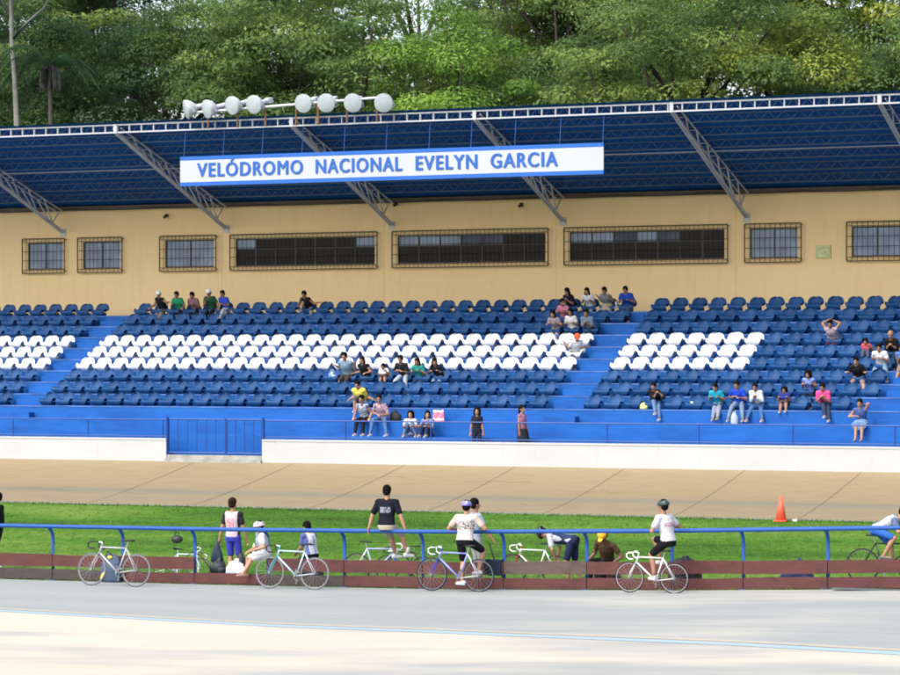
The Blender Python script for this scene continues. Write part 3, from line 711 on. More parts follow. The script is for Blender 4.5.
mb.add(vs, fs); mb.add([(XL, y, z) for y, z in prof], [tuple(range(n))]); mb.add([(XR, y, z) for y, z in prof], [tuple(range(n-1, -1, -1))])
gs('terrace', mb, TERR)
# thin nosing lines and half steps in the stairs
AIS = [(-43.62, -42.68), (-26.46, -25.52), (-17.35, -16.4)]
mb = MB()
for a, b_ in AIS:
    for r in range(1, 10 if a < -40 else 8):
        yf = rowY(r)-.3; z0 = tierZ(r-1) if r > 1 else T0Z
        mb = MB(); mb.box((a+.03, yf-.3, z0+.002), (b_-.03, yf-.002, z0+RH/2)); gs('stair_step', mb, TERR)
mb = MB()
for r in range(1, 10):
    yf = rowY(r)-.3; mb.box((XL+.1, yf-.012, tierZ(r)-.035), (XR-.1, yf-.003, tierZ(r)-.01))
gs('tier_edge', mb, M('worn_edge', (.10, .17, .38), .8, .5, 1.5))
# front wall, two lengths with the gate opening
def ww_mat():
    m, nt, b = newmat('white_wall_paint'); n = noise(nt, mapped(nt, (1.6, 1, .35)), 2.2, 7, .7); n2 = noise(nt, mapped(nt, (.3, 1, 1)), 1.2, 3)
    r1 = ramp(nt, n, [(.3, (.39, .39, .38)), (.42, (.43, .44, .445))]); r2 = ramp(nt, n2, [(.3, (.93, .93, .93)), (.6, (1, 1, 1))])
    nt.links.new(mixc(nt, 1.0, r1.outputs['Color'], r2.outputs['Color'], 'MULTIPLY'), b.inputs['Base Color']); b.inputs['Roughness'].default_value = .8; return m
WW = ww_mat()
def ztop(px): return -2.06
gx0, gx1 = X_at(166, FRONTY), X_at(262, FRONTY)
for a, b_, in ((XL, gx0), (gx1, XR)):
    mb = MB(); mb.box((a, FRONTY, -3.6), (b_, FRONTY+.2, -2.06)); mb.box((a, FRONTY-.015, -2.11), (b_, FRONTY-.002, -2.075))
    gs('front_wall', mb, WW)
mb = MB(); mb.box((gx0+.002, FRONTY+.02, -3.6), (gx1-.002, FRONTY+.22, -2.52)); mb.box((gx0+.002, FRONTY-.1, -3.6), (gx1-.002, FRONTY+.018, -2.63))
gs('gate_sill', mb, M('bare_concrete', (.3, .3, .28), .9, .25, 4))
# rear wall with openings
WINS = [(22.3, 64.5, 239.6, 274, 'small'), (77.5, 122, 238, 272.6, 'small'), (159.5, 216, 236, 271, 'small'), (230, 377, 233.6, 270.5, 'wide'),
        (392, 548, 231, 266.8, 'wide'), (564, 727.5, 227.7, 263.6, 'wide'), (744.5, 801, 224, 264, 'small'), (846.5, 905, 223, 263, 'small')]
rects = []
for x0, x1, y0, y1, kd in WINS:
    X0, X1 = X_at(x0, WALLY-.12), X_at(x1, WALLY-.12)
    zt = (Z_at(x0, y0, WALLY-.12)+Z_at(x1, y0-(x1-x0)*.0205, WALLY-.12))/2; zb = (Z_at(x0, y1, WALLY-.12)+Z_at(x1, y1-(x1-x0)*.0155, WALLY-.12))/2
    rects.append((X0, X1, zb, zt, kd))
ztm = sum(r[3] for r in rects)/8; zbm = sum(r[2] for r in rects)/8
rects = [(a, b_, zbm, ztm, kd) for a, b_, c, d, kd in rects]
def wall_mat():
    m, nt, b = newmat('wall_tan'); v = mapped(nt, (.3, 1, 1)); n = noise(nt, v, .8, 5, .6); n2 = noise(nt, mapped(nt, (2.5, 1, .35)), 1.5, 5, .7); n3 = noise(nt, mapped(nt), 25, 3)
    r = ramp(nt, n, [(.3, (.82, .585, .29)), (.7, (.87, .63, .32))]); r2 = ramp(nt, n2, [(.3, (.95, .945, .93)), (.5, (1, 1, 1))])
    nt.links.new(mixc(nt, 1.0, r.outputs['Color'], r2.outputs['Color'], 'MULTIPLY'), b.inputs['Base Color']); b.inputs['Roughness'].default_value = .85; bump(nt, b, n3, .2, .01); return m
TAN = wall_mat()
zl, zh = tierZ(9)-.05, 6.0
mb = MB(); cx = XL
ROOFWZ = 5.12
for X0, X1, zb, zt, kd in rects:
    i = .13
    mb.box((cx, WALLY, zl), (X0+i, WALLY+.3, ROOFWZ)); mb.box((X0+i, WALLY, zl), (X1-i, WALLY+.3, zb+i)); mb.box((X0+i, WALLY, zt-i), (X1-i, WALLY+.3, ROOFWZ)); cx = X1-i
mb.box((cx, WALLY, zl), (XR, WALLY+.3, ROOFWZ))
gs('rear_wall', mb, TAN)
mb = MB(); mb.box((XL, WALLY+.3, zl-4), (XR, WALLY+.5, ROOFWZ-.01)) if False else None
# room behind the windows: dark floor, back and ceiling
mb = MB(); mb.box((XL, WALLY+3.0, zl-1), (XR, WALLY+3.15, 4.0)); mb.box((XL, WALLY+.31, 3.85), (XR, WALLY+2.99, 3.95)); mb.box((XL, WALLY+.31, 1.4), (XR, WALLY+2.99, 1.5))
gs('press_room', mb, M('room_dark', (.05, .05, .05), .9, .3, 1))
# pilaster joints, conduit, small fittings
mb = MB()
for px in (222, 384, 556, 736): 
    mb = MB(); X = X_at(px, WALLY); mb.box((X-.012, WALLY-.006, zl), (X+.012, WALLY-.001, ROOFWZ-.2)); gs('wall_seam', mb, M('seam', (.74, .53, .26), .9, .1))
def glass_mat(name, col, rough=.15, emit=None):
    m, nt, b = newmat(name); n = noise(nt, mapped(nt, (1, 1, .4)), 2.2, 3); r = ramp(nt, n, [(.3, tuple(c*.6 for c in col)), (.7, col)])
    nt.links.new(r.outputs['Color'], b.inputs['Base Color']); b.inputs['Roughness'].default_value = rough; b.inputs['Specular IOR Level'].default_value = .25 if col[2] > .2 else .12; return m
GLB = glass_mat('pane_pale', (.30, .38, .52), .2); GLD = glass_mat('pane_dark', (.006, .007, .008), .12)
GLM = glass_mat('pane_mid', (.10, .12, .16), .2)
ALU = M('dark_frame', (.05, .045, .045), .5, .1); RUST = M('grille_brown', (.07, .04, .025), .7, .3, 5)
ci = 0
def slotted(kd): return 2 if kd == 'small' else 7
for wi, (X0, X1, zb, zt, kd) in enumerate(rects):
    i = .13; ox0, ox1, oz0, oz1 = X0+i, X1-i, zb+i, zt-i
    w = empty('window', (0, 0, 0)); w.parent = stand_o; w.location = Vector(((X0+X1)/2, WALLY, zb))-stand_o.location
    base = Vector(((X0+X1)/2, WALLY, zb))
    def wp(name, mb, mat):
        mb.v = [tuple(Vector(v)-base) for v in mb.v]
        return mb.build(name, mat, parent=w)
    ns = slotted(kd); fr = MB(); t = .035
    fr.box((ox0, WALLY+.08, oz0), (ox1, WALLY+.13, oz0+t)); fr.box((ox0, WALLY+.08, oz1-t), (ox1, WALLY+.13, oz1))
    for q in range(ns+1):
        xx = ox0+(ox1-ox0)*q/ns; tt = .045 if 0 < q < ns else .03
        fr.box((max(ox0, xx-tt/2), WALLY+.075, oz0+t), (min(ox1, xx+tt/2), WALLY+.135, oz1-t))
    hz = oz0+(oz1-oz0)*.62
    if kd == 'wide': fr.box((ox0+.02, WALLY+.085, hz-.02), (ox1-.02, WALLY+.125, hz+.02))
    wp('frame', fr, ALU)
    for q in range(ns):
        a = ox0+(ox1-ox0)*q/ns+.02; b_ = ox0+(ox1-ox0)*(q+1)/ns-.02
        if kd == 'small':
            p = MB(); p.box((a, WALLY+.1, oz0+t), (b_, WALLY+.106, oz1-t)); wp('pane', p, GLB)
        else:
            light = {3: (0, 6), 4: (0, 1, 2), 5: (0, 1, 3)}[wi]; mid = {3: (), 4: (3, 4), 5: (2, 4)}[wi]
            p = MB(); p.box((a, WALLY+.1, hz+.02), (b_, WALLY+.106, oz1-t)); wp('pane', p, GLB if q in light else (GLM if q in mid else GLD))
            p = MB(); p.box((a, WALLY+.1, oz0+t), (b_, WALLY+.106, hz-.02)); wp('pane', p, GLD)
    g = MB(); gy = WALLY-.12; rr = .009 if kd == 'small' else .0075
    for z in (zb, zt): g.box((X0, gy-.015, z-.015), (X1, gy+.015, z+.015))
    for x in (X0, X1): g.box((x-.015, gy-.013, zb+.015), (x+.015, gy+.013, zt-.015))
    nb = max(8, int((X1-X0)/.145))
    for q in range(1, nb): x = X0+(X1-X0)*q/nb; g.tube((x, gy, zb), (x, gy, zt), rr, seg=4, caps=False)
    for q in (.1, .37, .63, .9): z = zb+(zt-zb)*q; g.tube((X0, gy+.02, z), (X1, gy+.02, z), .009, seg=4, caps=False)
    for x in (X0, X1):
        for z in (zb+.05, zt-.05): g.tube((x, gy, z), (x, WALLY+.01, z), .012, seg=4)
    wp('grille', g, RUST if kd == 'small' else M('grille_dark', (.035, .028, .02), .7, .3, 5))
    # lintel sill
    sl = MB(); sl.box((ox0-.05, WALLY-.05, oz0-.06), (ox1+.05, WALLY+.075, oz0-.005)); wp('sill', sl, TAN)
# plaque
Xa, Xb = X_at(816, WALLY), X_at(831, WALLY); za, zb_ = Z_at(823, 258.5, WALLY), Z_at(823, 245, WALLY)
mb = MB(); mb.box((Xa, WALLY-.04, za), (Xb, WALLY-.003, zb_)); mb.box((Xa+.04, WALLY-.05, za+.05), (Xb-.04, WALLY-.041, zb_-.05), 1)
tag(mb.build('plaque', [pattern_mat('plaque_yellow', (.42, .48, .2), (.55, .5, .25), 6), M('plaque_face', (.5, .52, .24), .4, .3, 9)]), 'small square yellow-green plaque on the tan rear wall between two windows', 'plaque')
# wall fittings
for px, py, s_ in ((167.5, 215, .07), (397, 203, .08), (522, 204, .08)):
    mb = MB(); X = X_at(px, WALLY); z = Z_at(px, py, WALLY); mb.box((X-s_/2, WALLY-.1, z-s_), (X+s_/2, WALLY-.003, z+s_*.4)); mb.cap((X, WALLY-.1, z-.02), (X, WALLY-.2, z-.08), .04, .05)
    tag(mb.build('wall_lamp', M('fitting_dark', (.04, .035, .03), .6, .1)), {167.5: 'small dark fitting on the tan wall above the third window from the left', 397: 'small dark fitting on the tan wall under the roof, between the two left wide windows', 522: 'small dark fitting under the roof just left of the sign post truss foot'}[px], 'fitting')
# ------------------------------------------------------------------ roof
ZF, ZW = 6.80, 4.86      # underside height at the front edge and at the wall
def roofz(y): return ZW+(ZF-ZW)*(WALLY-y)/(WALLY-ROOFY)
roofe = empty('roof'); roofe.parent = stand_o; roofe.location = (0, 0, 0)
roofe.matrix_parent_inverse = Matrix.Translation(stand_o.location).inverted()
def rp_(name, mb, mat, smooth=False): return mb.build(name, mat, parent=roofe, smooth=smooth)
def roof_mat():
    m, nt, b = newmat('roof_blue_sheet'); n = noise(nt, mapped(nt, (.4, .15, 1)), 1.5, 5, .6)
    r = ramp(nt, n, [(.3, (.002, .065, .22)), (.7, (.004, .085, .28))]); nt.links.new(r.outputs['Color'], b.inputs['Base Color']); b.inputs['Roughness'].default_value = .7; b.inputs['Specular IOR Level'].default_value = .1; return m
ROOFM = roof_mat()
mb = MB(); cr = .01; nx = int((XR-XL)/.12)     # corrugated sheet
y0, y1 = ROOFY-.12, WALLY+3.2
for sgn in (0, 1):
    off = .30+sgn*.012
    vs = []
    for i in range(nx+1):
        x = XL+(XR-XL)*i/nx; c_ = cr*(1 if i % 2 else -1)
        vs += [(x, y0, roofz(y0)+off+c_), (x, y1, roofz(y1)+off+c_)]
    mb.add(vs, [(2*i, 2*i+2, 2*i+3, 2*i+1) if sgn else (2*i, 2*i+1, 2*i+3, 2*i+2) for i in range(nx)])
rp_('roof_sheet', mb, ROOFM)
WHT = M('white_steel', (.40, .42, .45), .45, .06); GREY = M('grey_steel', (.47, .47, .46), .5, .15, 3); DBL = M('blue_grey_steel', (.10, .14, .20), .5, .15, 3)
# front truss (white ladder) with grey zigzag behind
mb = MB(); mg = MB(); zt_, zb2 = ZF+.27, ZF+.03
mb.box((XL, ROOFY-.04, zt_-.03), (XR, ROOFY+.04, zt_+.012)); mb.box((XL, ROOFY-.04, zb2-.012), (XR, ROOFY+.04, zb2+.03))
x = XL; st = .405
while x < XR:
    mb.box((x-.014, ROOFY-.035, zb2+.03), (x+.014, ROOFY+.035, zt_-.03))
    mg.tube((x, ROOFY+.12, zb2), (x+st/2, ROOFY+.12, zt_), .012, seg=4, caps=False); mg.tube((x+st/2, ROOFY+.12, zt_), (x+st, ROOFY+.12, zb2), .012, seg=4, caps=False)
    x += st
rp_('front_truss', mb, WHT)
# joists
for j in range(6):
    y = ROOFY+.95+j*.98
    zt2 = roofz(y)+.3; zl2 = zt2-.22
    mg.tube((XL, y, zt2), (XR, y, zt2), .02, seg=4); mg.tube((XL, y, zl2), (XR, y, zl2), .018, seg=4)
    x = XL
    while x < XR:
        mg.tube((x, y, zl2), (x+.22, y, zt2), .011, seg=4, caps=False); mg.tube((x+.22, y, zt2), (x+.44, y, zl2), .009, seg=4, caps=False); x += .44
o_ = rp_('joist', mg, DBL); o_['kind'] = 'stuff'
mb = MB(); y = ROOFY+2.95; mb.tube((XL, y, roofz(y)-.01), (XR, y, roofz(y)-.01), .012, seg=5); rp_('conduit', mb, M('pale_conduit', (.42, .46, .48), .5, .1))
mb = MB(); mb.box((XL, WALLY-.1, ROOFWZ-.1), (XR, WALLY-.004, ROOFWZ-.02)); mb.box((XL, WALLY-.2, ROOFWZ-.015), (XR, WALLY+.35, ROOFWZ+.03)); rp_('wall_plate', mb, M('plate_brown', (.14, .11, .08), .7, .2))
mb = MB()
mb.path([(X_at(-20+px*9, WALLY-.25), WALLY-.25, ROOFWZ-.06-.05*abs(math.sin(px*.31))) for px in range(0, 108)], .012, 4)
rp_('cable', mb, M('cable_dark', (.03, .03, .03), .6, .1))
# cantilever trusses
for pxf in (-57, 116, 292, 475, 672, 880):
    X = X_at(pxf, ROOFY); mb = MB(); hw = .13
    f_lo = Vector((X, ROOFY+.06, zb2-.02)); w_lo = Vector((X, WALLY-.02, 4.33)); f_hi = Vector((X, ROOFY+.06, zt_-.1)); w_hi = Vector((X, WALLY-.25, ROOFWZ-.12))
    for s_ in (-1, 1):
        o = Vector((s_*hw, 0, 0)); mb.tube(f_lo+o*.3, w_lo+o*.35, .036, seg=6)
        mb.tube(f_hi+o, w_hi+o, .026, seg=6)
    nn = 6
    for q in range(nn):
        t0 = .04+.86*q/nn; t1 = .04+.86*(q+.5)/nn; t2 = .04+.86*(q+1)/nn
        for s_ in (-1, 1):
            o = Vector((s_*hw, 0, 0)); a = f_lo.lerp(w_lo, t0)+o*.3; c_ = f_hi.lerp(w_hi, t1)+o; d_ = f_lo.lerp(w_lo, t2)+o*.3
            mb.tube(c_, d_, .024, seg=5)
        c1 = f_hi.lerp(w_hi, t1); mb.tube(c1-Vector((hw, 0, 0)), c1+Vector((hw, 0, 0)), .012, seg=4)
    mb.tube(w_hi, f_lo.lerp(w_lo, .9), .025, seg=5)
    mb.box((X-.1, WALLY-.03, 4.2), (X+.1, WALLY-.003, 4.45))
    g_ = gs('roof_truss', mb, GREY)
    p2 = MB(); p2.box((X-.055, ROOFY-.06, zb2-.02), (X+.055, ROOFY-.045, zt_+.015)); rp_('truss_plate', p2, WHT)
# ------------------------------------------------------------------ sign
SY = ROOFY-.14
sx0, sx1 = X_at(180.5, SY), X_at(603.7, SY)
zt = (Z_at(180.5, 154.8, SY)+Z_at(603.7, 144.9, SY))/2; zb = (Z_at(180.5, 184.3, SY)+Z_at(603.7, 176.3, SY))/2
sg = empty('sign', ((sx0+sx1)/2, SY, zb)); tag(sg, 'long white sign reading VELÓDROMO NACIONAL EVELYN GARCIA in blue, hung below the roof edge', 'sign')
def sgp(name, mb, mat):
    mb.v = [tuple(Vector(v)-Vector(sg.location)) for v in mb.v]; return mb.build(name, mat, parent=sg)
mb = MB(); bw_ = .112; mb.box((sx0, SY-.02, zb+bw_), (sx1, SY+.02, zt-bw_)); sgp('panel', mb, M('banner_white', (.40, .43, .475), .6, .03, .6))
SB = M('sign_blue', (.008, .10, .42), .55, .05, 2)
for a, b_ in ((zb, zb+bw_), (zt-bw_, zt)):
    mb = MB(); mb.box((sx0, SY-.023, a), (sx1, SY+.023, b_)); sgp('border', mb, SB)
for px in (183, 222, 261, 301, 343, 385, 428, 470, 514, 559, 602):
    mb = MB(); X = X_at(px, SY); mb.tube((X, SY+.05, zt-.05), (X, ROOFY+.02, ZF+.02), .010, seg=5); sgp('hanger', mb, M('hanger_blue', (.01, .08, .28), .5, .1))
def word(txt, p0, p1, zc, h):
    cu = bpy.data.curves.new('w', 'FONT'); cu.body = txt; cu.size = 1; cu.extrude = .012; cu.resolution_u = 4; cu.space_character = 1.16
    o = bpy.data.objects.new('w', cu); COL.objects.link(o)
    dg = bpy.context.evaluated_depsgraph_get(); me = bpy.data.meshes.new_from_object(o.evaluated_get(dg)); bpy.data.objects.remove(o)
    xs_ = [v.co.x for v in me.vertices]; w = max(xs_)-min(xs_)
    X0, X1 = X_at(p0, SY-.03), X_at(p1, SY-.03); sx = (X1-X0)/(w+.078); sz = h/.72; mn = min(xs_)
    mb = MB(); fs = [tuple(p.vertices) for p in me.polygons]
    for k, (ox, oz) in enumerate(((0, 0), (.02, .02), (.04, -.02), (.06, .012), (.078, 0), (.03, 0))):       # bold strokes
        mb.add([(X0+(v.co.x-mn+ox)*sx, SY-.03-k*.0015-v.co.z*.4, zc+(v.co.y+oz)*sz) for v in me.vertices], fs)
    bpy.data.meshes.remove(me)
    return mb
LET = M('letter_blue', (.008, .09, .38), .5, .04)
zc = zb+(zt-zb)*.305; hh = (zt-zb)*.47
for w_, a, b_ in (('VELÓDROMO', 197, 303), ('NACIONAL', 315.5, 402.5), ('EVELYN', 415.5, 477.5), ('GARCIA', 490.5, 558)):
    sgp('lettering', word(w_, a, b_, zc, hh), LET)
# ------------------------------------------------------------------ floodlights on the roof edge
LW = M('lamp_white', (.5, .52, .54), .4, .05); LENS = M('lamp_glass', (.36, .41, .44), .25, .12, 3); RP = M('rusty_post', (.18, .10, .06), .8, .3, 8)
FLY = ROOFY-.30
rack = empty('floodlight_rack', (X_at(280, FLY), FLY, zt_+.03)); tag(rack, 'white pipe rack on short rusty posts along the roof edge', 'lamp rack')
def rk(name, mb, mat): mb.v = [tuple(Vector(v)-Vector(rack.location)) for v in mb.v]; return mb.build(name, mat, parent=rack)
zr_ = Z_at(290, 104.5, FLY)
mb = MB(); mb.tube((X_at(196, FLY), FLY, zr_-.12), (X_at(385, FLY), FLY, zr_+.1), .035); 
zl_ = lambda px: zr_-.12+.22*(px-196)/189
rk('crossbar', mb, LW)
for px in (208, 237.5, 265.5, 296, 318, 347, 377):
    mb = MB(); X = X_at(px, FLY); mb.tube((X, FLY, ZF+.02), (X, FLY, zl_(px)), .028 if px != 318 else .045); rk('post', mb, RP)
labs = ['white bell floodlight turned sideways, leftmost on the roof edge', 'second floodlight from the left, turned half sideways', 'third floodlight from the left, oval disc facing left', 'fourth floodlight from the left, before the gap in the row',
        'fifth floodlight from the left, first after the gap', 'sixth floodlight from the left, round white disc', 'third floodlight from the right edge of the lamp row, round disc with box behind', 'rightmost round floodlight of the row on the roof edge']
labs[6] = 'seventh floodlight from the left, round disc with a white box behind it'
for (px, py, yaw), lb in zip(((187, 108, 1.25), (207.5, 108, 1.0), (232, 104.5, .75), (253.5, 103.5, .62), (302.5, 102.5, .45), (325, 102, .3), (351.5, 102, .22), (382, 102, .15)), labs):
    X = X_at(px, FLY-.25); z = Z_at(px, py, FLY-.25); e = empty('floodlight', (X, FLY-.1, z)); tag(e, lb, 'floodlight', 'floodlights in a row on the roof edge')
    Rm = Matrix.Rotation(-yaw+TH, 3, 'Z') @ Matrix.Rotation(R(14), 3, 'X')
    def tr(mb):
        mb.v = [tuple(Rm @ Vector(v)) for v in mb.v]; return mb
    nu = 28; ys_ = [(-.12, .265), (-.10, .27), (-.02, .255), (.08, .2), (.17, .12), (.22, .07)]
    mb = MB(); vs = [(r_*math.cos(2*PI*i/nu), y, r_*math.sin(2*PI*i/nu)) for y, r_ in ys_ for i in range(nu)]
    mb.add(vs, [(j*nu+i, (j+1)*nu+i, (j+1)*nu+(i+1) % nu, j*nu+(i+1) % nu) for j in range(len(ys_)-1) for i in range(nu)]+[tuple(range(5*nu, 6*nu))])
    tr(mb).build('reflector', LW, parent=e, smooth=True)
    mb = MB(); ys2 = [(-.118, .262), (-.135, .2), (-.145, .1), (-.148, .02)]; vs = [(r_*math.cos(2*PI*i/nu), y, r_*math.sin(2*PI*i/nu)) for y, r_ in ys2 for i in range(nu)]
    mb.add(vs, [(j*nu+i, j*nu+(i+1) % nu, (j+1)*nu+(i+1) % nu, (j+1)*nu+i) for j in range(3) for i in range(nu)]+[tuple(range(3*nu, 4*nu))])
    tr(mb).build('lens', LENS, parent=e, smooth=True)
    mb = MB(); mb.tube((0, .2, 0), (0, .5, 0), .07, seg=12); mb.box((-.075, .5, -.075), (.075, .7, .075)); tr(mb).build('ballast_box', LW, parent=e)
    mb = MB(); mb.path([(-.27, 0, .0), (-.28, .05, -.12), (0, .1, -.22), (.28, .05, -.12), (.27, 0, 0)], .015, 5); mb.tube((0, .1, -.22), (0, .2, -.05), .02); tr(mb).build('bracket', LW, parent=e)
# ------------------------------------------------------------------ front railing and gate
BR = M('rail_blue', (.005, .045, .24), .45, .08, 3)
RY_ = FRONTY+.1
def railing(xa, xb, label, posts):
    e = empty('railing', ((xa+xb)/2, RY_, -2.06)); tag(e, label, 'railing')
    def a_(name, mb): mb.v = [tuple(Vector(v)-Vector(e.location)) for v in mb.v]; return mb.build(name, BR, parent=e)
    mb = MB(); mb.tube((xa, RY_, -1.535), (xb, RY_, -1.535), .02, seg=6); a_('top_rail', mb)
    mb = MB(); mb.tube((xa, RY_, -2.0), (xb, RY_, -2.0), .016, seg=6); a_('bottom_rail', mb)
    for px in posts:
        X = X_at(px, RY_); mb = MB(); mb.tube((X, RY_, -2.06), (X, RY_, -1.535), .02, seg=6); a_('post', mb)
railing(XL, gx0-.02, 'low blue pipe railing on the white wall left of the gate', (13, 88, 163))
railing(gx1+.02, XR, 'low blue pipe railing on the white wall right of the gate', (264, 345.5, 431, 517, 607, 699, 793, 895))
ge = empty('gate', ((gx0+gx1)/2, RY_, -2.5)); tag(ge, 'blue steel bar gate in the gap of the white wall', 'gate')
def g_(name, mb): mb.v = [tuple(Vector(v)-Vector(ge.location)) for v in mb.v]; return mb.build(name, BR, parent=ge)
for a, b_ in ((gx0+.03, X_at(226, RY_)-.02), (X_at(226, RY_)+.02, gx1-.03)):
    mb = MB()
    for z in (-1.52, -2.46): mb.tube((a, RY_, z), (b_, RY_, z), .024, seg=6)
    for x in (a, b_): mb.tube((x, RY_, -2.46), (x, RY_, -1.5), .028, seg=6)
    n_ = 6 if b_-a > 1.6 else 4
    for q in range(1, n_): x = a+(b_-a)*q/n_; mb.tube((x, RY_, -2.46), (x, RY_, -1.52), .011, seg=5)
    g_('leaf', mb)
for x in (gx0+.0, gx1-.0):
    mb = MB(); mb.tube((x, RY_-.03, -2.6), (x, RY_-.03, -1.45), .035, seg=8); g_('gate_post', mb)
# ------------------------------------------------------------------ seats
def seat_mesh(mat, name):
    # profile from the front lip over the pan and up the back
    prof = [(-.15, .0, .10), (-.19, .02, .15), (-.225, .07, .195), (-.24, .125, .225), (-.225, .16, .235), (-.17, .165, .24), (-.06, .135, .243), (.04, .125, .243), (.11, .145, .243), (.15, .2, .24), (.172, .27, .225), (.186, .325, .19), (.196, .362, .135), (.2, .38, .05)]
    nu = 13; mb = MB(); top = []; n = len(prof)
    def P(i, u, off):
        y, z, w = prof[i]
        y0, z0, _ = prof[max(0, i-1)]; y1, z1, _ = prof[min(n-1, i+1)]
        ty, tz = y1-y0, z1-z0; L = math.hypot(ty, tz); ny, nz = -tz/L, ty/L     # toward the sitter
        cu = .06*abs(u)**2.6*(1.0 if i > 4 else .15)
        ny2, nz2 = (ny, nz)
        return (u*w, y+ny2*cu+ny2*off, z+nz2*cu+nz2*off)
    us = [-1+2*i/(nu-1) for i in range(nu)]
    A = [P(i, u, 0.0) for i in range(n) for u in us]; B = [P(i, u, -.016) for i in range(n) for u in us]
    f1 = [(i*nu+j, i*nu+j+1, (i+1)*nu+j+1, (i+1)*nu+j) for i in range(n-1) for j in range(nu-1)]
    m0 = n*nu
    f2 = [tuple(m0+q for q in reversed(f)) for f in f1]
    rim = [j for j in range(nu)]+[i*nu+nu-1 for i in range(1, n)]+[(n-1)*nu+j for j in range(nu-2, -1, -1)]+[i*nu for i in range(n-2, 0, -1)]
    f3 = [(rim[(k+1) % len(rim)], rim[k], m0+rim[k], m0+rim[(k+1) % len(rim)]) for k in range(len(rim))]
    mb.add(A+B, f1+f2+f3)
    mb.box((-.13, -.12, -.0), (.13, .12, .1))
    me = mb.mesh(name, mat, True); return me
def plastic(name, col, d=.1, dirt=None):
    m, nt, b = newmat(name)
    oi = N(nt, 'ShaderNodeObjectInfo'); hsv = N(nt, 'ShaderNodeHueSaturation')
    mr = N(nt, 'ShaderNodeMapRange'); nt.links.new(oi.outputs['Random'], mr.inputs['Value']); mr.inputs['To Min'].default_value = 1-d; mr.inputs['To Max'].default_value = 1+d
    nt.links.new(mr.outputs[0], hsv.inputs['Value'])
    n = noise(nt, mapped(nt), 9, 4); c0 = ramp(nt, n, [(.3, tuple(c*.88 for c in col)), (.7, col)])
    n5 = noise(nt, mapped(nt, (1, 1, .6)), 5.5, 6, .7); vv = N(nt, 'ShaderNodeMath', operation='MULTIPLY_ADD'); nt.links.new(oi.outputs['Random'], vv.inputs[0]); vv.inputs[1].default_value = .22; nt.links.new(n5, vv.inputs[2])
    rd = ramp(nt, vv.outputs[0], [(.55, (0, 0, 0)), (.9, (.2, .2, .2))]); dst = mixc(nt, rd.outputs['Color'], c0.outputs['Color'], (.10, .12, .15) if col[0] < .1 else (.45, .43, .40))
    nt.links.new(dst, hsv.inputs['Color']); nt.links.new(hsv.outputs['Color'], b.inputs['Base Color']); b.inputs['Roughness'].default_value = .55; b.inputs['Specular IOR Level'].default_value = .22; return m
SBL = plastic('seat_blue', (.001, .048, .165), .18); SWH = plastic('seat_white', (.66, .67, .68), .04)
ME_B, ME_W = seat_mesh(SBL, 'seat_blue'), seat_mesh(SWH, 'seat_white')
seats = []
ordn = ['first', 'second', 'third', 'fourth', 'fifth', 'sixth', 'seventh', 'eighth', 'ninth', 'tenth', 'eleventh', 'twelfth', 'thirteenth', 'fourteenth', 'fifteenth', 'sixteenth', 'seventeenth', 'eighteenth', 'nineteenth', 'twentieth',
        'twenty-first', 'twenty-second', 'twenty-third', 'twenty-fourth', 'twenty-fifth', 'twenty-sixth', 'twenty-seventh', 'twenty-eighth', 'twenty-ninth', 'thirtieth']
rown = ['front', 'second', 'third', 'fourth', 'fifth', 'sixth', 'seventh', 'eighth', 'top']
for r in range(1, 10):
    Y = rowY(r)
    for i in range(10):
        seats.append((r, -43.62-SEATP*(i+.5), 'L', i, 4 <= r <= 6))
    nm = 28 if r < 8 else 29
    for i in range(nm): seats.append((r, -42.65+SEATP*(i+.5), 'M', i, 4 <= r <= 6))
    for i in range(13 if r == 1 else 14): seats.append((r, -25.48+SEATP*(i+.5), 'R', i, 4 <= r <= 6 and i < 7))
vis = []
for s_ in seats:
    x, y, sc = proj(s_[1], rowY(s_[0]), tierZ(s_[0])+.2)
    if -14 < x < 914: vis.append((sc, x, s_))
vis.sort(key=lambda q: -q[0])
print('visible seats', len(vis))
near, rest = vis[:300], vis[300:]
src = {True: None, False: None}
for sc, x, (r, X, bl, i, wh) in near:
    rz = random.uniform(-.03, .03)
    o = bpy.data.objects.new('stadium_seat', ME_W if wh else ME_B); COL.objects.link(o)
    o.location = (X, rowY(r)+random.uniform(-.01, .01), tierZ(r)+.004); o.rotation_euler = (random.uniform(-.06, .06), random.uniform(-.025, .025), rz+random.uniform(-.03, .03))
    col = 'white' if wh else 'blue'
    if bl == 'R': lb = f'{col} bucket seat, {ordn[i]} right of the central stairs, {rown[r-1]} row from the bottom'
    elif bl == 'M': lb = f'{col} bucket seat, {ordn[(28 if r > 7 else 27)-i]} left of the central stairs, {rown[r-1]} row from the bottom'
    else: lb = f'{col} bucket seat, {ordn[i]} left of the left-hand stairs, {rown[r-1]} row from the bottom'
    lb = lb.replace('top row from the bottom', 'top row').replace('front row from the bottom', 'front row')
    tag(o, lb, 'seat', 'white bucket seats of the grandstand' if wh else 'blue bucket seats of the grandstand')
mb = MB(); vs_all = []; fs_all = []; ms = []
bv = [v.co.copy() for v in ME_B.vertices]; bf = [tuple(p.vertices) for p in ME_B.polygons]
for sc, x, (r, X, bl, i, wh) in rest:
    M3 = Matrix.Rotation(random.uniform(-.03, .03), 3, 'Z') @ Matrix.Rotation(random.uniform(-.04, .04), 3, 'X')
    mb.add([M3 @ v+Vector((X, rowY(r), tierZ(r)+.004)) for v in bv], bf, 1 if wh else 0)
tag(mb.build('stadium_seats', [SBL, SWH], smooth=True), 'far rows of blue and white bucket seats at the left of the grandstand', 'seats', kind='stuff')
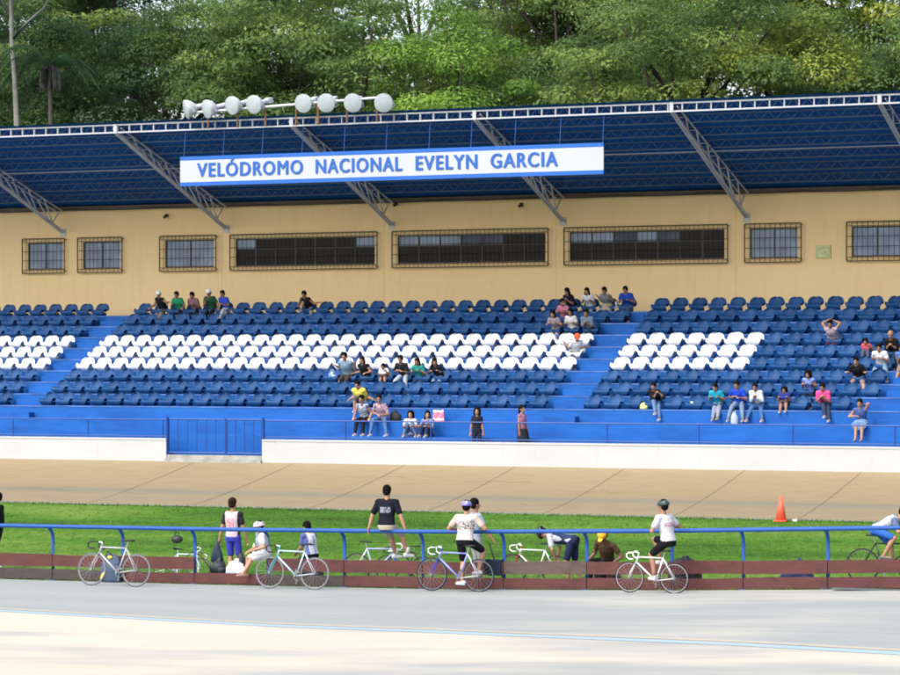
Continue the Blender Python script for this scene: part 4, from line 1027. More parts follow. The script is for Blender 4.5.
# small things in the stand
def small(name, px, py, Y, mbf, mat, label, cat, smooth=True):
    X = X_at(px, Y); z = Z_at(px, py, Y); mb = MB(); mbf(mb); o = mb.build(name, mat, smooth=smooth); o.location = (X, Y, z); tag(o, label, cat); return o
def bagf(w, d, h):
    def f(mb):
        mb.loft([(0, 0, 0), (0, 0, h*.15), (0, 0, h*.6), (0, 0, h*.9), (.02, 0, h)], [w*.42, w*.5, w*.47, w*.33, w*.12], [d*.42, d*.5, d*.45, d*.28, d*.08], (1, 0, 0), 14)
        g = random.Random(int(w*999)); mb.v = [(x*(1+g.uniform(-.12, .12)), y*(1+g.uniform(-.12, .12)), z*(1+g.uniform(-.06, .06))) for x, y, z in mb.v]
        mb.path([(-w*.2, 0, h*.85), (-w*.15, 0, h*1.15), (w*.1, 0, h*1.18), (w*.2, 0, h*.85)], .012, 6)
    return f
o = small('bag', 644, 409, rowY(1)-.2, bagf(.22, .16, .14), M('bag_yellow', (.7, .62, .2), .7), 'small yellow bag on the front seat row beside the man in black', 'bag'); o.location.z = tierZ(1)+.005; o.location.y = rowY(1)-.22; o.location.x += 0
def cupf(mb): mb.tube((0, 0, 0), (0, 0, .13), .035, .045, 12)
o = small('cup', 692, 407, rowY(1)-.1, cupf, M('cup_white', (.8, .8, .8), .5), 'white paper cup standing on a front row seat', 'cup', False); o.location.z = tierZ(1)+.085
o = small('bag', 395.5, 420, 68.95, bagf(.36, .2, .27), M('bag_black', (.012, .012, .014), .7), 'black handbag on the bare front step beside the women', 'bag'); o.location.z = T0Z+.002
def towelf(mb):
    vs = []; 
    for j in range(6):
        for i in range(9):
            vs.append((-.16+.32*i/8, .02*math.sin(i*1.3+j)+.02, .3-.055*j+.01*math.sin(i*2)))
    A = vs; B = [(a, b+.02, c) for a, b, c in vs]; nu = 9
    f = [(j*9+i, j*9+i+1, (j+1)*9+i+1, (j+1)*9+i) for j in range(5) for i in range(8)]
    mb.add(A, f); mb.m[-8:] = [1]*8; mb.m[:8] = [1]*8
    mb.add(B, [tuple(reversed(q)) for q in f]); mb.box((-.17, .0, -.02), (.17, .1, .02))
o = small('folded_towel', 438, 421, 69.1, towelf, [M('towel_pink', (.7, .2, .28), .9), M('towel_white', (.75, .7, .72), .9)], 'pink and white folded towel beside the crouching children', 'towel'); o.location.z = T0Z+.02
o = small('bag', 332.5, 381, rowY(3)-.05, bagf(.24, .14, .26), pattern_mat('bag_white_blue', (.6, .65, .75), (.05, .15, .5), 14), 'white and blue striped bag on a third row seat', 'bag'); o.location.z = tierZ(3)+.075
o = small('water_bottle', 616, 316, rowY(9)-.1, lambda mb: (mb.tube((0, 0, 0), (0, 0, .17), .032, seg=12), mb.tube((0, 0, .17), (0, 0, .22), .03, .013, 12)), M('bottle_clear', (.6, .65, .68), .2), 'clear water bottle on the top row between the grey shirt and the blue shirt', 'bottle', False); o.location.z = tierZ(9)+.085
o = small('bag', 748, 423, 69.0, bagf(.2, .14, .3), M('bag_grey', (.35, .4, .45), .7), 'pale grey bag on the step at the feet of the man in royal blue', 'bag'); o.location = (X_at(734.5, 69.05), 69.05, T0Z+.002)
# shirt print on the royal blue tee
# ------------------------------------------------------------------ trackside fence
FB = M('fence_blue', (.010, .07, .29), .6, .1, 2.5, bmp=.05)
fe = empty('trackside_fence', (X_at(450, FENY), FENY, gz(X_at(450, FENY)))); tag(fe, 'blue pipe rail on bent posts with two rows of brown planks along the track', 'fence')
def fp(name, mb, mat, smooth=False): mb.v = [tuple(Vector(v)-Vector(fe.location)) for v in mb.v]; return mb.build(name, mat, parent=fe, smooth=smooth)
rail_pts = []
x = -50.0
while x < 2: rail_pts.append((x, RAILY, gz(x)+RAILH)); x += .8
mb = MB(); mb.path(rail_pts, .042, 12); fp('rail', mb, FB, True)
posts_px = [-228, -158, -88, -17, 53, 123, 195, 268, 344.6, 423, 504, 587, 672, 743.5, 828, 916, 1004, 1094, 1186, 1280]
for px in posts_px:
    X = X_at(px, FENY); z = gz(X); mb = MB()
    mb.path([(X, FENY, z-.15), (X, FENY, z+.85), (X, FENY-.01, z+.95), (X, FENY-.05, z+1.04), (X, FENY-.12, z+1.10), (X, RAILY, z+RAILH-.02)], .036, 10)
    mb.box((X-.09, FENY-.09, z-.01), (X+.09, FENY+.09, z+.012))
    fp('post', mb, FB, True)
def plank_mat(name, c0, c1):
    m, nt, b = newmat(name); n = noise(nt, mapped(nt, (.6, 4, 9)), 3, 6, .65); n2 = noise(nt, mapped(nt, (1, 1, 2)), 2.0, 5, .7)
    r = ramp(nt, n, [(.3, c0), (.7, c1)]); r2 = ramp(nt, n2, [(.32, (.6, .6, .6)), (.5, (1, 1, 1)), (.8, (1.15, 1.12, 1.1))])
    nt.links.new(mixc(nt, 1.0, r.outputs['Color'], r2.outputs['Color'], 'MULTIPLY'), b.inputs['Base Color']); b.inputs['Roughness'].default_value = .7; bump(nt, b, n, .3, .01); return m
PK = [plank_mat('plank_maroon', (.066, .015, .014), (.094, .022, .020)), plank_mat('plank_grey_brown', (.065, .042, .036), (.095, .062, .052)), plank_mat('plank_red_brown', (.072, .018, .015), (.10, .026, .022)), plank_mat('plank_dark', (.036, .026, .022), (.052, .038, .032))]
def plank(pa, pb, z0, z1, mi, label=None):
    X0, X1 = X_at(pa, FENY-.06)+.008, X_at(pb, FENY-.06)-.008; n_ = 6; mb = MB()
    y0, y1 = FENY-.085-random.uniform(0, .008), FENY-.045
    vs = []
    sag = random.uniform(-.012, .012)
    for i in range(n_+1):
        x = X0+(X1-X0)*i/n_; g = gz(x)+sag*math.sin(PI*i/n_)
        vs += [(x, y0, g+z0), (x, y1, g+z0), (x, y1, g+z1), (x, y0, g+z1)]
    fs = [(4*i+a, 4*i+(a+1) % 4, 4*i+4+(a+1) % 4, 4*i+4+a) for i in range(n_) for a in range(4)]
    fs = [tuple(reversed(f)) for f in fs]+[(0, 1, 2, 3), (4*n_+3, 4*n_+2, 4*n_+1, 4*n_)]
    mb.add(vs, fs); o = fp('plank', mb, PK[mi])
    if label: o['label'] = label
segs = list(zip(posts_px, posts_px[1:]))
up = [0, 0, 0, 0, 0, 2, None, 0, 0, 0, 1, 2, 0, 0, 0, 0, 0, 0, 0]; lo = [3, 3, 3, 3, 3, 0, 0, 3, 0, 0, 0, 0, 0, 0, 0, 0, 0, 0, 0]
for (a, b_), u, l in zip(segs, up, lo):
    if u is not None: plank(a, b_, .30+random.uniform(-.008, .008), .555+random.uniform(-.006, .01), u, 'weathered grey-brown plank' if u == 1 else None)
    plank(a, b_, .015, .235+random.uniform(-.01, .005), l, 'dark grey-brown lower plank' if l == 3 else None)
plank(268, 344.6, .30, .55, 2) if False else None
# bolts
mb = MB()
for px in posts_px:
    X = X_at(px, FENY-.06)
    for dz in (.08, .18, .36, .48):
        for dx in (-.045, .045): mb.tube((X+dx, FENY-.1, gz(X)+dz), (X+dx, FENY-.08, gz(X)+dz), .011, seg=6)
fp('bolts', mb, M('bolt', (.1, .1, .1), .4, .1, metal=.8))
# ------------------------------------------------------------------ bicycles
TYRE = M('tyre', (.02, .02, .022), .8, .1); CHR = M('polished_alloy', (.35, .36, .38), .3, .05, metal=.6); BLKP = M('black_part', (.015, .015, .017), .45, .1)
def bicycle(loc, rz, label, c1, c2=None, c3=None, k=1.0, tilt=0, roll=0, rimc=(.16, .16, .17), tyre=TYRE, group='bicycles by the trackside fence', drop=True, spokes=20, barc=None, bag=None, dark=False):
    """local +X is forward; origin on the ground below the bottom bracket"""
    e = empty('bicycle', loc, rz); e.rotation_euler = (roll, tilt, rz); e.scale = (k, k, k); tag(e, label, 'bicycle', group)
    P1 = M('bike_paint', c1, .3, .04); P2 = M('bike_paint_b', c2 or c1, .3, .04); P3 = M('bike_paint_c', c3 or c2 or c1, .3, .04)
    RW, FW = Vector((-.42, 0, .335)), Vector((.60, 0, .335)); BB = Vector((0, 0, .275)); ST = Vector((-.17, 0, .77)); HT = Vector((.40, 0, .80)); HB = Vector((.445, 0, .67)); 
    f = MB(); f.tube(BB, ST, .017); f.tube(HT, HB, .021); f.tube(ST, HT-Vector((0, 0, .02)), .016); f.tube(BB, HB, .02)
    f.build('frame', P1, parent=e, smooth=True)
    f = MB()
    for s_ in (-1, 1):
        o = Vector((0, .055*s_, 0)); f.tube(BB+o*.4, RW+o, .010); f.tube(ST+o*.3, RW+o, .009)
    f.build('rear_stays', P3, parent=e, smooth=True)
    f = MB()
    for s_ in (-1, 1):
        o = Vector((0, .045*s_, 0)); f.path([HB+o*.6, HB+Vector((.03, 0, -.06))+o, FW+o+Vector((-.03, 0, .12)), FW+o], [.014, .014, .011, .009], 7)
    f.tube(HT, HT+Vector((-.015, 0, .07)), .014)
    f.build('fork', P2, parent=e, smooth=True)
    for nm, W in (('wheel', RW), ('wheel', FW)):
        w = empty(nm, W); w.parent = e
        t = MB(); t.ring((0, 0, 0), (0, 1, 0), .322, .0125, 44, 7); t.build('tyre', tyre, parent=w, smooth=True)
        t = MB(); t.ring((0, 0, 0), (0, 1, 0), .302, .0095, 44, 5); t.build('rim', M('rim', rimc, .35, .05), parent=w, smooth=True)
        t = MB()
        for q in range(spokes):
            a = 2*PI*q/spokes+.1; t.tube((.02*math.cos(a+.8), .025*(1 if q % 2 else -1), .02*math.sin(a+.8)), (.297*math.cos(a), 0, .297*math.sin(a)), .0017, seg=3, caps=False)
        t.tube((0, -.05, 0), (0, .05, 0), .02, seg=10); t.build('spokes', CHR, parent=w)
    s = MB(); s.tube(ST, ST+Vector((-.035, 0, .13)), .013); s.build('seat_post', CHR, parent=e)
    s = MB(); s.loft([(-.34, 0, .925), (-.28, 0, .932), (-.2, 0, .925), (-.1, 0, .922), (-.05, 0, .915)], [.05, .068, .045, .022, .012], [.018, .022, .02, .017, .01], (0, 1, 0), 10); s.build('saddle', BLKP, parent=e, smooth=True)
    BM = M('bar_tape', barc or (.02, .02, .022), .7)
    hb = Vector((.44, 0, .885)); s = MB(); s.tube(HT+Vector((-.015, 0, .07)), hb+Vector((.04, 0, 0)), .015); s.build('stem', CHR, parent=e)
    s = MB(); hb = hb+Vector((.04, 0, 0))
    if drop:
        for q in (-1, 1): s.path([hb, hb+Vector((0, .2*q, 0)), hb+Vector((.06, .21*q, 0)), hb+Vector((.115, .21*q, -.03)), hb+Vector((.11, .21*q, -.10)), hb+Vector((.05, .21*q, -.14)), hb+Vector((-.04, .21*q, -.135))], .016, 7)
    else:
        s.path([hb+Vector((-.04, -.28, .01)), hb, hb+Vector((-.04, .28, .01))], .015, 7)
    s.build('handlebar', BM, parent=e, smooth=True)
    s = MB(); s.ring(BB+Vector((0, -.06, 0)), (0, 1, 0), .09, .006, 24, 5)
    for q in range(5): a = 2*PI*q/5; s.tube(BB+Vector((0, -.06, 0)), BB+Vector((.085*math.cos(a), -.06, .085*math.sin(a))), .006, seg=5)
    ca = -1.35; arm = Vector((math.cos(ca), 0, math.sin(ca)))*.165
    s.tube(BB+Vector((0, -.075, 0)), BB+arm+Vector((0, -.085, 0)), .012, seg=6); s.tube(BB+Vector((0, .06, 0)), BB-arm+Vector((0, .08, 0)), .012, seg=6); s.tube(BB-Vector((0, .08, 0)), BB+Vector((0, .08, 0)), .014)
    s.build('crankset', CHR, parent=e)
    for sg_ in (-1, 1):
        s = MB(); c = BB+(arm if sg_ < 0 else -arm)+Vector((0, .12*sg_, 0)); s.box(c-Vector((.045, .03, .01)), c+Vector((.045, .03, .01))); s.build('pedal', BLKP, parent=e)
    s = MB(); s.tube(BB+Vector((0, -.06, .088)), RW+Vector((0, -.06, .03)), .004, seg=4); s.tube(BB+Vector((0, -.06, -.088)), RW+Vector((0, -.06, -.03)), .004, seg=4); s.ring(RW+Vector((0, -.06, 0)), (0, 1, 0), .034, .008, 16, 4)
    s.build('chain', BLKP, parent=e)
    return e
def bike_at(pf, pr, py, *a, dz=0, **kw):    # photo columns of the front and rear hubs, row of the tyre contact
    c = on_ground((pf+pr)/2, py); Y = c.y; Xf, Xr = X_at(pf, Y), X_at(pr, Y); wb = abs(Xf-Xr)
    flip = Xf < Xr; k = kw.pop('k', None) or wb/1.02
    rz = PI if flip else 0
    X = Xr+(.42*k)*(-1 if flip else 1)
    return bicycle((X, Y, gz(X)+dz), rz, *a, k=k, **kw)
SLV = (.40, .40, .42)
bike_at(91.2, 135.4, 586.3, 'silver road bicycle with black saddle leaning on the planks, leftmost by the track', SLV, SLV, SLV, rimc=(.24, .24, .26), tyre=M('tyre_grey', (.10, .10, .11), .7), roll=.1)
bike_at(269.3, 314.2, 589.4, 'white and light blue bicycle leaning on the fence below the seated boys', (.38, .52, .58), (.07, .34, .42), (.5, .55, .6), rimc=(.26, .26, .28), tyre=M('tyre_pale', (.10, .10, .11), .7), roll=.08)
bike_at(431.8, 478.7, 591.8, 'blue and white bicycle under the cyclist in purple helmet', (.22, .26, .58), (.04, .05, .42), (.5, .5, .55), rimc=(.12, .13, .17), barc=(.5, .52, .55), roll=.02)
bike_at(629.6, 674.2, 593.4, 'all-white bicycle under the cyclist in dark green helmet', (.6, .6, .58), (.6, .6, .58), (.6, .6, .58), rimc=(.3, .3, .32), barc=(.78, .78, .74), roll=.0)
Y = FENY+.55
def bike_behind(px, Y, left, *a, sink=0, **kw):
    X = X_at(px, Y); return bicycle((X, Y, groundz(X, Y)-sink), PI if left else 0, *a, **kw)
bike_behind(176, Y-.1, False, 'small white and pale blue bicycle lying against the back of the planks at left', (.6, .7, .78), (.45, .6, .7), k=.8, roll=-.55, barc=(.5, .5, .5))
bike_behind(374, Y, False, 'white and blue bicycle standing behind the planks below the man on the rail', (.35, .42, .65), (.05, .15, .55), (.75, .77, .8), k=.93, barc=(.75, .75, .75))
bike_behind(408, Y+.35, True, 'dark bicycle mostly hidden behind the planks beside the white and blue one', (.02, .02, .03), k=.8)
bike_behind(538, Y+.15, True, 'red and white bicycle behind the planks being repaired', (.7, .7, .7), (.5, .03, .04), (.7, .7, .7), k=.9, barc=(.7, .7, .7))
bike_behind(884, FENY+.95, False, 'black bicycle ridden by the cyclist at the right edge', (.02, .02, .022), k=1.0, rimc=(.12, .12, .13))
# ------------------------------------------------------------------ loose things by the fence
def place(name, px, Y, dz, mbf, mat, label, cat, smooth=True, rz=0):
    X = X_at(px, Y); mb = MB(); mbf(mb); o = mb.build(name, mat, smooth=smooth); o.location = (X, Y, groundz(X, Y)+dz); o.rotation_euler = (0, 0, rz); tag(o, label, cat); return o
# cone
c = on_ground(781, 521.3)
ce = empty('traffic_cone', (c.x, c.y, -3.6 if c.y > 61 else groundz(c.x, c.y))); tag(ce, 'bright orange traffic cone standing on the grass edge of the track', 'traffic cone')
ORG = M('cone_orange', (.78, .11, .06), .5, .05)
mb = MB(); mb.tube((0, 0, .02), (0, 0, .58), .13, .028, 20, caps=True); mb.build('cone_body', ORG, parent=ce, smooth=True)
mb = MB(); mb.box((-.15, -.15, 0), (.15, .15, .03)); mb.build('base', ORG, parent=ce)
place('small_flag', 795, 61.0, 0, lambda mb: (mb.box((-.05, -.03, 0), (.05, .03, .05)),), M('marker_white', (.7, .7, .68), .6), 'small white marker block on the grass edge right of the cone', 'marker', False)
# backpack by the silver bike
mb = MB()
pb = empty('backpack', (X_at(111, FENY-.18), FENY-.2, gz(X_at(111, FENY-.18)))); tag(pb, 'dark blue backpack with yellow patches leaning on the planks behind the silver bicycle', 'backpack')
mb.loft([(0, 0, .0), (0, 0, .06), (0, 0, .3), (.02, .02, .5), (.03, .03, .6)], [.2, .24, .24, .2, .1], [.07, .09, .09, .075, .04], (1, 0, 0), 16); mb.build('bag_body', M('bag_navy', (.05, .075, .13), .7, .15), parent=pb, smooth=True)
mb = MB(); mb.ell((-.14, -.085, .13), (.045, .02, .1), Matrix.Rotation(.5, 3, 'Y'), 10, 8); mb.ell((.02, -.06, .53), (.06, .03, .04), None, 10, 8); mb.build('yellow_patch', M('bag_yellow_patch', (.55, .5, .05), .6), parent=pb, smooth=True)
mb = MB(); mb.path([(-.08, -.05, .55), (-.02, -.08, .66), (.06, -.04, .58)], .014, 6); mb.build('strap', BLKP, parent=pb)
# helmet hanging on the rail
def helmf(mb):
    mb.ell((0, 0, 0), (.13, .1, .085), None, 16, 10); mb.path([(-.06, 0, .06), (-.02, .0, .16), (.02, 0, .2), (.04, 0, .1)], .008, 5)
X = X_at(177, RAILY-.02); mb = MB(); helmf(mb); o = mb.build('helmet', M('helmet_black', (.02, .022, .022), .5, .2), smooth=True); o.location = (X, RAILY-.02, gz(X)+RAILH-.22); tag(o, 'black helmet hanging from the blue rail by its strap', 'helmet')
# dark bag held by the standing cyclist
o = place('bag', 217, 51.1, .36, lambda mb: (mb.loft([(0, 0, 0), (0, 0, .04), (0, 0, .22), (0, 0, .36), (.02, 0, .44)], [.12, .15, .11, .06, .02], [.06, .08, .06, .04, .02], (1, 0, 0), 14), setattr(mb, 'v', [(x*(1+.12*math.sin(i*2.3)), y*(1+.2*math.sin(i*1.7)), z*(1+.05*math.sin(i*3.1))) for i, (x, y, z) in enumerate(mb.v)]), mb.path([(0, 0, .44), (-.01, 0, .5), (0, 0, .56)], .01, 5)), M('bag_dark_teal', (.012, .025, .05), .6), 'dark drawstring bag hanging from the hand of the standing cyclist', 'bag')
o = place('bag', 241, 50.95, .32, bagf(.2, .14, .26), M('bag_black_b', (.02, .02, .03), .6), 'black bag at the knee of the standing cyclist', 'bag')
def heap(w, d, h):
    def f(mb):
        mb.ell((0, 0, h*.4), (w*.5, d*.5, h*.55), None, 14, 8); mb.ell((w*.25, -.02, h*.28), (w*.34, d*.42, h*.36), None, 12, 8); mb.ell((-w*.28, .02, h*.3), (w*.3, d*.4, h*.4), Matrix.Rotation(.4, 3, 'Y'), 12, 8)
        mb.ell((w*.02, 0, h*.85), (w*.14, d*.2, h*.3), Matrix.Rotation(.5, 3, 'Y'), 10, 6)
        g = random.Random(int(w*1000)); mb.v = [(x*(1+g.uniform(-.13, .13)), y*(1+g.uniform(-.13, .13)), max(0, z*(1+g.uniform(-.13, .1)))) for x, y, z in mb.v]
    return f
place('plastic_bag', 236, 50.62, .18, heap(.42, .26, .3), M('bag_white', (.7, .72, .76), .5, .15), 'crumpled white plastic bag on the planks at the feet of the standing cyclist', 'bag')
place('black_bag', 218.5, 51.0, .15, heap(.34, .3, .28), M('bag_black_c', (.03, .04, .045), .6), 'round dark bag on the grass beside the white plastic bag', 'bag')
place('bicycle_tube', 205, 50.9, .1, lambda mb: mb.path([(-.45, 0, .4), (-.3, 0, .5), (-.1, 0, .42), (.1, 0, .2), (.2, 0, .0)], .012, 6), BLKP, 'black hose curving over the grass behind the gap in the planks', 'hose')
place('water_bottle', 254.2, 50.52, .62, lambda mb: (mb.tube((0, 0, 0), (0, 0, .2), .035, seg=12), mb.tube((0, 0, .2), (0, 0, .24), .03, .012, 12)), M('bottle_pale', (.55, .65, .66), .2), 'clear water bottle held upright beside the child in the striped helmet', 'bottle', False)
# bench the standing bottle/boys use: crates
def cratef(w, d, h):
    def f(mb):
        mb.box((-w/2, -d/2, 0), (w/2, d/2, h*.9)); mb.box((-w/2-.01, -d/2-.01, h*.9), (w/2+.01, d/2+.01, h))
        for q in range(5): x = -w/2+.04+q*(w-.08)/4; mb.box((x-.012, -d/2-.012, .02), (x+.012, -d/2-.001, h*.88))
    return f
place('crate', 312, FENY+.25, 0, cratef(.4, .3, .5), M('crate_dark', (.03, .035, .045), .6), 'dark crate under the boy with dark hair', 'crate', False)
place('crate', 607.5, FENY+.8, 0, cratef(.45, .35, .35), M('crate_brown', (.06, .045, .035), .6), 'brown crate under the person in the orange-yellow cap', 'crate', False)
# dark cloth over the planks
def clothf(mb):
    w = .36; A = []; ny = 7; nx_ = 8
    prof_ = [(.06, .35), (.06, .56), (.03, .585), (-.03, .585), (-.055, .55), (-.06, .42), (-.055, .28)]
    for j, (y, z) in enumerate(prof_):
        for i in range(nx_): A.append((-w/2+w*i/(nx_-1)+.01*math.sin(j), y+.008*math.sin(i*1.7+j), z+.008*math.sin(i*2.1)))
    f = [(j*nx_+i, j*nx_+i+1, (j+1)*nx_+i+1, (j+1)*nx_+i) for j in range(ny-1) for i in range(nx_-1)]
    mb.add(A, f); mb.add([(a, b+(-.008 if b < 0 else .008), c+.008) for a, b, c in A], [tuple(reversed(q)) for q in f])
o = place('cloth', 494.5, FENY-.05, -.0, clothf, M('cloth_navy', (.012, .018, .035), .9), 'dark navy cloth hanging over the top plank beside the blue bicycle', 'cloth')
place('backpack', 685, FENY+.35, .33, heap(.62, .3, .26), M('pack_black', (.012, .014, .018), .7), 'low black bag lying behind the top plank right of the white bicycle', 'bag')
place('crate', 685, FENY+.38, 0, cratef(.6, .3, .33), M('crate_blk', (.02, .02, .022), .7), 'black case under the low black bag', 'case', False)
place('backpack', 797.5, FENY+.4, .0, heap(.6, .34, .48), M('pack_blue', (.02, .04, .12), .7), 'dark blue bag showing just above the top plank near the right', 'bag')
place('plastic_sheet', 521, FENY+.1, -.005, lambda mb: mb.ell((0, 0, .03), (.42, .12, .04), None, 16, 6), M('mat_pink', (.6, .16, .2), .7), 'pink cloth lying on the ground under the lower plank', 'cloth')
place('plastic_bag', 600, FENY+.12, -.005, heap(.24, .16, .12), M('bag_white_b', (.65, .65, .66), .6), 'small white bag under the lower plank below the orange-yellow cap', 'bag')
place('plastic_bag', 684, FENY+.1, -.005, heap(.2, .14, .1), M('bag_white_c', (.62, .62, .62), .6), 'small white bag under the lower plank beside the white bicycle', 'bag')
place('towel', 574, FENY+.35, .28, heap(.34, .2, .12), M('towel_blue', (.4, .5, .62), .8), 'pale blue towel seen through the gap between the planks under the bending cyclist', 'towel')
o = place('shadow_strip', 872, FENY-.35, .004, lambda mb: mb.box((-.75, -.13, 0), (.75, .13, .02)), M('shadow_dark', (.10, .115, .12), .8), 'thin dark shadow strip on the ground in front of the planks at the right edge', 'mat', False)  # shadow along the foot of the planks, put in as a thin dark slab
# lever / pole in companion's hand
X = X_at(488, FENY+.15); mb = MB(); mb.path([(0, 0, .95), (.04, .0, .9), (.16, 0, .55), (.18, 0, .3)], .016, 7); o = mb.build('umbrella', BLKP, smooth=True); o.location = (X, FENY+.12, gz(X)); tag(o, 'black folded umbrella in the hand of the person in pale clothes', 'umbrella')
# ------------------------------------------------------------------ trees
def leaf_mat(name, a, b_, c=None):
    m, nt, bs = newmat(name); at = N(nt, 'ShaderNodeAttribute'); at.attribute_name = 'tone'; oi = N(nt, 'ShaderNodeObjectInfo')
    n = noise(nt, mapped(nt), .45, 3)
    ad = N(nt, 'ShaderNodeMath', operation='ADD'); nt.links.new(at.outputs['Fac'], ad.inputs[0])
    ms_ = N(nt, 'ShaderNodeMath', operation='MULTIPLY_ADD'); nt.links.new(n, ms_.inputs[0]); ms_.inputs[1].default_value = .9; ms_.inputs[2].default_value = -.45
    nt.links.new(ms_.outputs[0], ad.inputs[1])
    r = ramp(nt, ad.outputs[0], [(.15, a), (.55, b_), (.92, c or b_)])
    nt.links.new(r.outputs['Color'], bs.inputs['Base Color']); bs.inputs['Roughness'].default_value = .55
    tr_ = N(nt, 'ShaderNodeBsdfTranslucent'); nt.links.new(r.outputs['Color'], tr_.inputs['Color'])
    mx = N(nt, 'ShaderNodeMixShader'); mx.inputs[0].default_value = .42; bs.inputs['Specular IOR Level'].default_value = .15
    out = nt.nodes['Material Output']; nt.links.new(bs.outputs[0], mx.inputs[1]); nt.links.new(tr_.outputs[0], mx.inputs[2]); nt.links.new(mx.outputs[0], out.inputs['Surface'])
    return m
BARK = M('bark', (.06, .052, .042), .9, .35, 3, bmp=.5); BARKG = M('bark_grey', (.20, .20, .17), .9, .25, 3, bmp=.4)
def crown_mesh(name, seed, rad, nclump, nleaf, leaf, flat=.55, gap=.0, mats=None):
    g = np.random.default_rng(seed); cl = []
    while len(cl) < nclump:
        p = g.uniform(-1, 1, 3)
        if np.linalg.norm(p) > 1 or np.linalg.norm(p) < .45: continue
        cl.append(p*np.array(rad)*.88)
    cl = np.array(cl); cr_ = g.uniform(.7, 1.5, nclump)*(rad[0]/5.5)
    tone0 = g.uniform(.2, .8, nclump)
    idx = g.integers(0, nclump, nleaf)
    th = g.uniform(0, 2*PI, nleaf); cz = g.uniform(-.75, 1, nleaf); sz_ = np.sqrt(1-cz*cz)
    d = np.stack([np.cos(th)*sz_, np.sin(th)*sz_, cz], 1); rr = cr_[idx]*g.uniform(.35, 1, nleaf)**.45
    pos = cl[idx]+d*rr[:, None]*np.array([1.15, 1.15, flat])
    nrm = d*np.array([.7, .7, 1])+np.array([0, 0, .55])+g.normal(0, .28, (nleaf, 3)); nrm /= np.linalg.norm(nrm, axis=1)[:, None]
    t = np.cross(nrm, g.normal(0, 1, (nleaf, 3))); t /= np.linalg.norm(t, axis=1)[:, None]; bt = np.cross(nrm, t)
    L = leaf*g.uniform(.6, 1.35, nleaf)[:, None]; W = L*.42
    V = np.stack([pos-t*L*.5, pos+bt*W*.5-nrm*L*.06, pos+t*L*.5, pos-bt*W*.5-nrm*L*.06], 1).reshape(-1, 3)
    me = bpy.data.meshes.new(name); nf = nleaf
    me.vertices.add(nf*4); me.vertices.foreach_set('co', V.astype(np.float32).ravel()); me.loops.add(nf*4); me.loops.foreach_set('vertex_index', np.arange(nf*4, dtype=np.int32))
    me.polygons.add(nf); me.polygons.foreach_set('loop_start', np.arange(0, nf*4, 4, dtype=np.int32)); me.polygons.foreach_set('loop_total', np.full(nf, 4, dtype=np.int32))
    at = me.attributes.new('tone', 'FLOAT', 'FACE'); at.data.foreach_set('value', np.clip(tone0[idx]+g.normal(0, .07, nleaf), 0, 1).astype(np.float32))
    me.update(calc_edges=True); me.validate()
    return me, cl
GM = {'mid': leaf_mat('leaf_mid', (.065, .12, .035), (.13, .21, .06), (.26, .34, .08)),
      'dark': leaf_mat('leaf_dark', (.04, .085, .035), (.085, .155, .055), (.14, .22, .07)),
      'yellow': leaf_mat('leaf_yellow', (.10, .15, .03), (.22, .29, .05), (.42, .44, .08)),
      'blue': leaf_mat('leaf_greyish', (.085, .13, .075), (.15, .22, .12), (.22, .30, .16)),
      'bright': leaf_mat('leaf_bright', (.09, .17, .035), (.18, .32, .05), (.30, .44, .08))}
PROTO = [crown_mesh('crown_a', 1, (5.6, 5.2, 5.6), 95, 50000, .19), crown_mesh('crown_b', 2, (6.2, 5.6, 5.0), 110, 54000, .175, .45), crown_mesh('crown_c', 3, (5.0, 4.8, 6.4), 85, 50000, .20, .65), crown_mesh('crown_d', 5, (6.6, 5.5, 5.4), 120, 54000, .17, .35), crown_mesh('crown_open', 8, (6.0, 5.5, 6.2), 52, 17000, .22, .5)]
tmesh = {}
def tree(px, Y, ztop, sc, proto, kind, label, bark=None, rz=0, trunk=True):
    X = X_at(px, Y); zg = -4.0+max(0, (Y-86))*.05; me, cl = PROTO[proto]
    key = (proto, kind)
    if key not in tmesh:
        m2 = me.copy(); m2.materials.clear(); m2.materials.append(GM[kind]); tmesh[key] = m2
    e = empty('tree', (X, Y, zg), rz); tag(e, label, 'tree', 'trees behind the grandstand')
    rzad = (5.6, 5.0, 6.4, 5.4, 6.2)[proto]*sc; cz = ztop-zg-rzad
    c = bpy.data.objects.new('crown', tmesh[key]); COL.objects.link(c); c.parent = e; c.location = (0, 0, cz); c.scale = (sc,)*3
    mb = MB(); g = random.Random(int(px*7+Y)); tp = [(0, 0, -.3)]; x = y = 0; nseg = 6
    for q in range(1, nseg+1): x += g.uniform(-.25, .25); y += g.uniform(-.25, .25); tp.append((x, y, (cz-rzad*.2)*q/nseg))
    mb.path(tp, [.42*sc*(1-.09*q) for q in range(nseg+1)], 10)
    top = Vector(tp[-1]); o = Vector((0, 0, cz))
    for q in g.sample(range(len(cl)), 22):
        tgt = Vector(cl[q])*sc+o; st_ = Vector(tp[g.choice((3, 4, 5, 6))]); mid_ = st_.lerp(tgt, .5)+Vector((0, 0, -.12*(tgt-st_).length+.5)); mb.path([st_, mid_, tgt], [.16*sc, .09*sc, .03], 6)
    mb.build('trunk', bark or BARK, parent=e, smooth=True); return e
